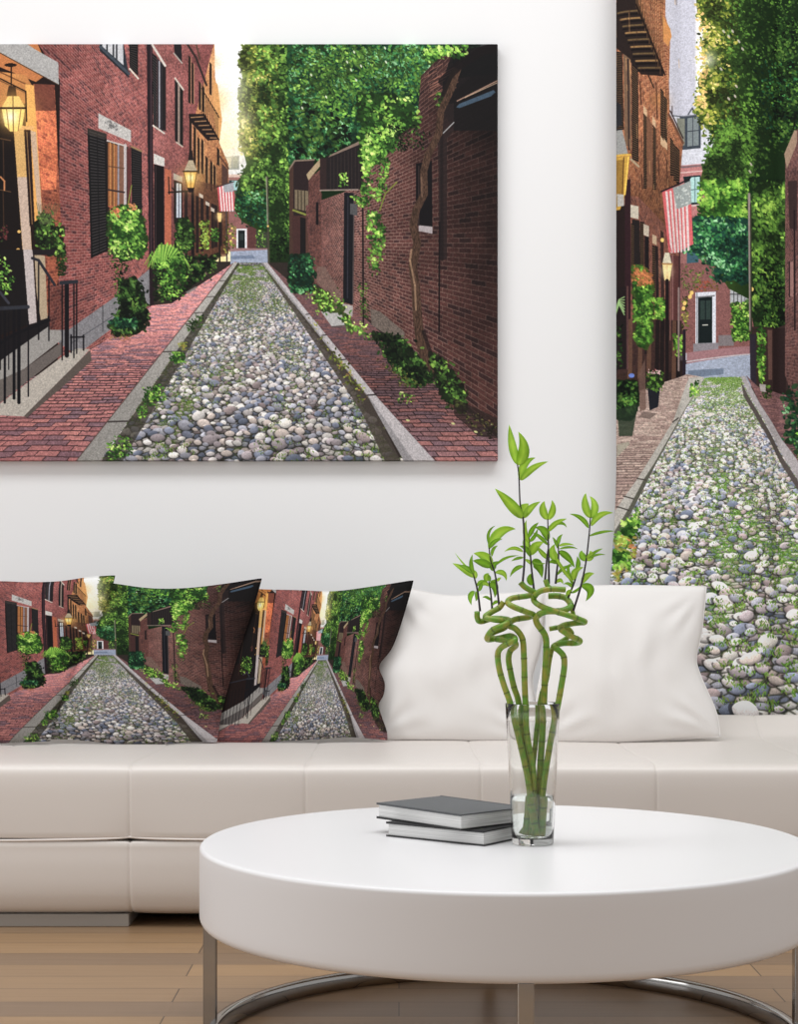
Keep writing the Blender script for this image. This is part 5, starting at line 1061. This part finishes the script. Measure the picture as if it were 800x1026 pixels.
stalk([(534, 836, -2), (535, 800, -2), (534, 770, -3), (528, 735, -3)] + Z5([(380, 770, -4), (375, 650, -4), (371, 500, -4), (362, 400, -5), (325, 345, -6), (285, 322, -2), (320, 292, 6), (400, 278, 8), (428, 264, 0), (380, 245, -8), (300, 212, -9), (280, 190, 0), (310, 168, 7), (395, 155, 5), (440, 142, 0), (400, 118, -2), (372, 100, -2), (352, 76, -2)]), 'third bamboo stalk from the left, zigzagging up beneath the tallest leafy shoot', [shD, shE])
stalk([(539, 836, 7), (541, 800, 6), (542, 770, 4), (544, 735, 3)] + Z5([(488, 770, 2), (494, 600, 0), (500, 450, -2), (492, 380, -2), (448, 315, -3), (443, 275, -5), (490, 245, -9), (580, 240, -8), (640, 215, 0), (622, 172, 9), (575, 156, 11), (518, 156, 11)]), 'thick straight bamboo stalk right of centre with one open loop', [shG], 3.4)
stalk([(541, 836, -6), (543, 800, -5), (547, 770, -4), (553, 735, -3)] + Z5([(568, 770, -2), (590, 650, -1), (604, 560, 0), (600, 500, 1), (570, 465, 2), (545, 445, 4), (600, 428, 10), (675, 425, 4), (690, 410, -4), (640, 385, -9), (580, 345, -8), (600, 325, 4), (670, 312, 9), (722, 305, 2), (690, 290, -8), (620, 265, -12), (550, 244, -11), (465, 212, -8), (428, 175, 0), (455, 132, -9), (520, 116, -11), (604, 120, -8)]), 'rightmost bamboo stalk, wide coils crossing left to the topmost loop',
      [shF, ([(560.5 - 5, 591.5, -10), (549, 588, -9), (546, 581, -8)], -3, [(546, 583), (548, 560), (550, 545)], [])])
stalk([(528, 836, 9), (539, 806, 8), (535, 775, 8), (537, 750, 8)] + Z5([(470, 760, 8), (505, 640, 8), (520, 540, 8), (535, 470, 9), (560, 440, 16), (620, 405, 19), (655, 370, 16), (610, 335, 14), (525, 346, 14)]), 'slim bamboo stalk mostly hidden behind the thick straight one',
      [([(586, 622, 8), (577, 619, 6), (574, 611, 4)], 0, shH[2], shH[3]), shI], 2.7)

# ---------------------------------------------------------------- light and camera
wd = bpy.data.worlds.new('World'); SC.world = wd; wd.use_nodes = True
bg = wd.node_tree.nodes['Background']; bg.inputs[0].default_value = (1.0, .985, .97, 1); bg.inputs[1].default_value = .60
def area(name, loc, rot, sx, sy, power, col=(1, 1, 1)):
    l = bpy.data.lights.new(name, 'AREA'); l.shape = 'RECTANGLE'; l.size = sx; l.size_y = sy; l.energy = power; l.color = col
    o = bpy.data.objects.new(name, l); COL.objects.link(o); o.location = loc; o.rotation_euler = [math.radians(a) for a in rot]; return o
area('ceiling_light', (-.1, 3.35, 4.6), (0, 0, 0), 5.0, 1.6, 142, (.97, .985, 1))
area('window_light', (-3.6, 2.6, 1.7), (0, -78, 0), 2.2, 1.8, 34, (.96, .98, 1))
cam = bpy.data.cameras.new('Camera'); co = bpy.data.objects.new('Camera', cam); COL.objects.link(co)
co.location = (0, 0, H); co.rotation_euler = (math.radians(90), 0, 0)
cam.sensor_width = 36; cam.sensor_fit = 'AUTO'; cam.lens = 36 * F / 1026; cam.shift_y = (HZ - 513) / 1026; cam.clip_end = 50
SC.camera = co
SC.view_settings.view_transform = 'Standard'; SC.view_settings.look = 'None'; SC.view_settings.gamma = 1; SC.view_settings.exposure = 0.0; SC.view_settings.use_curve_mapping = False
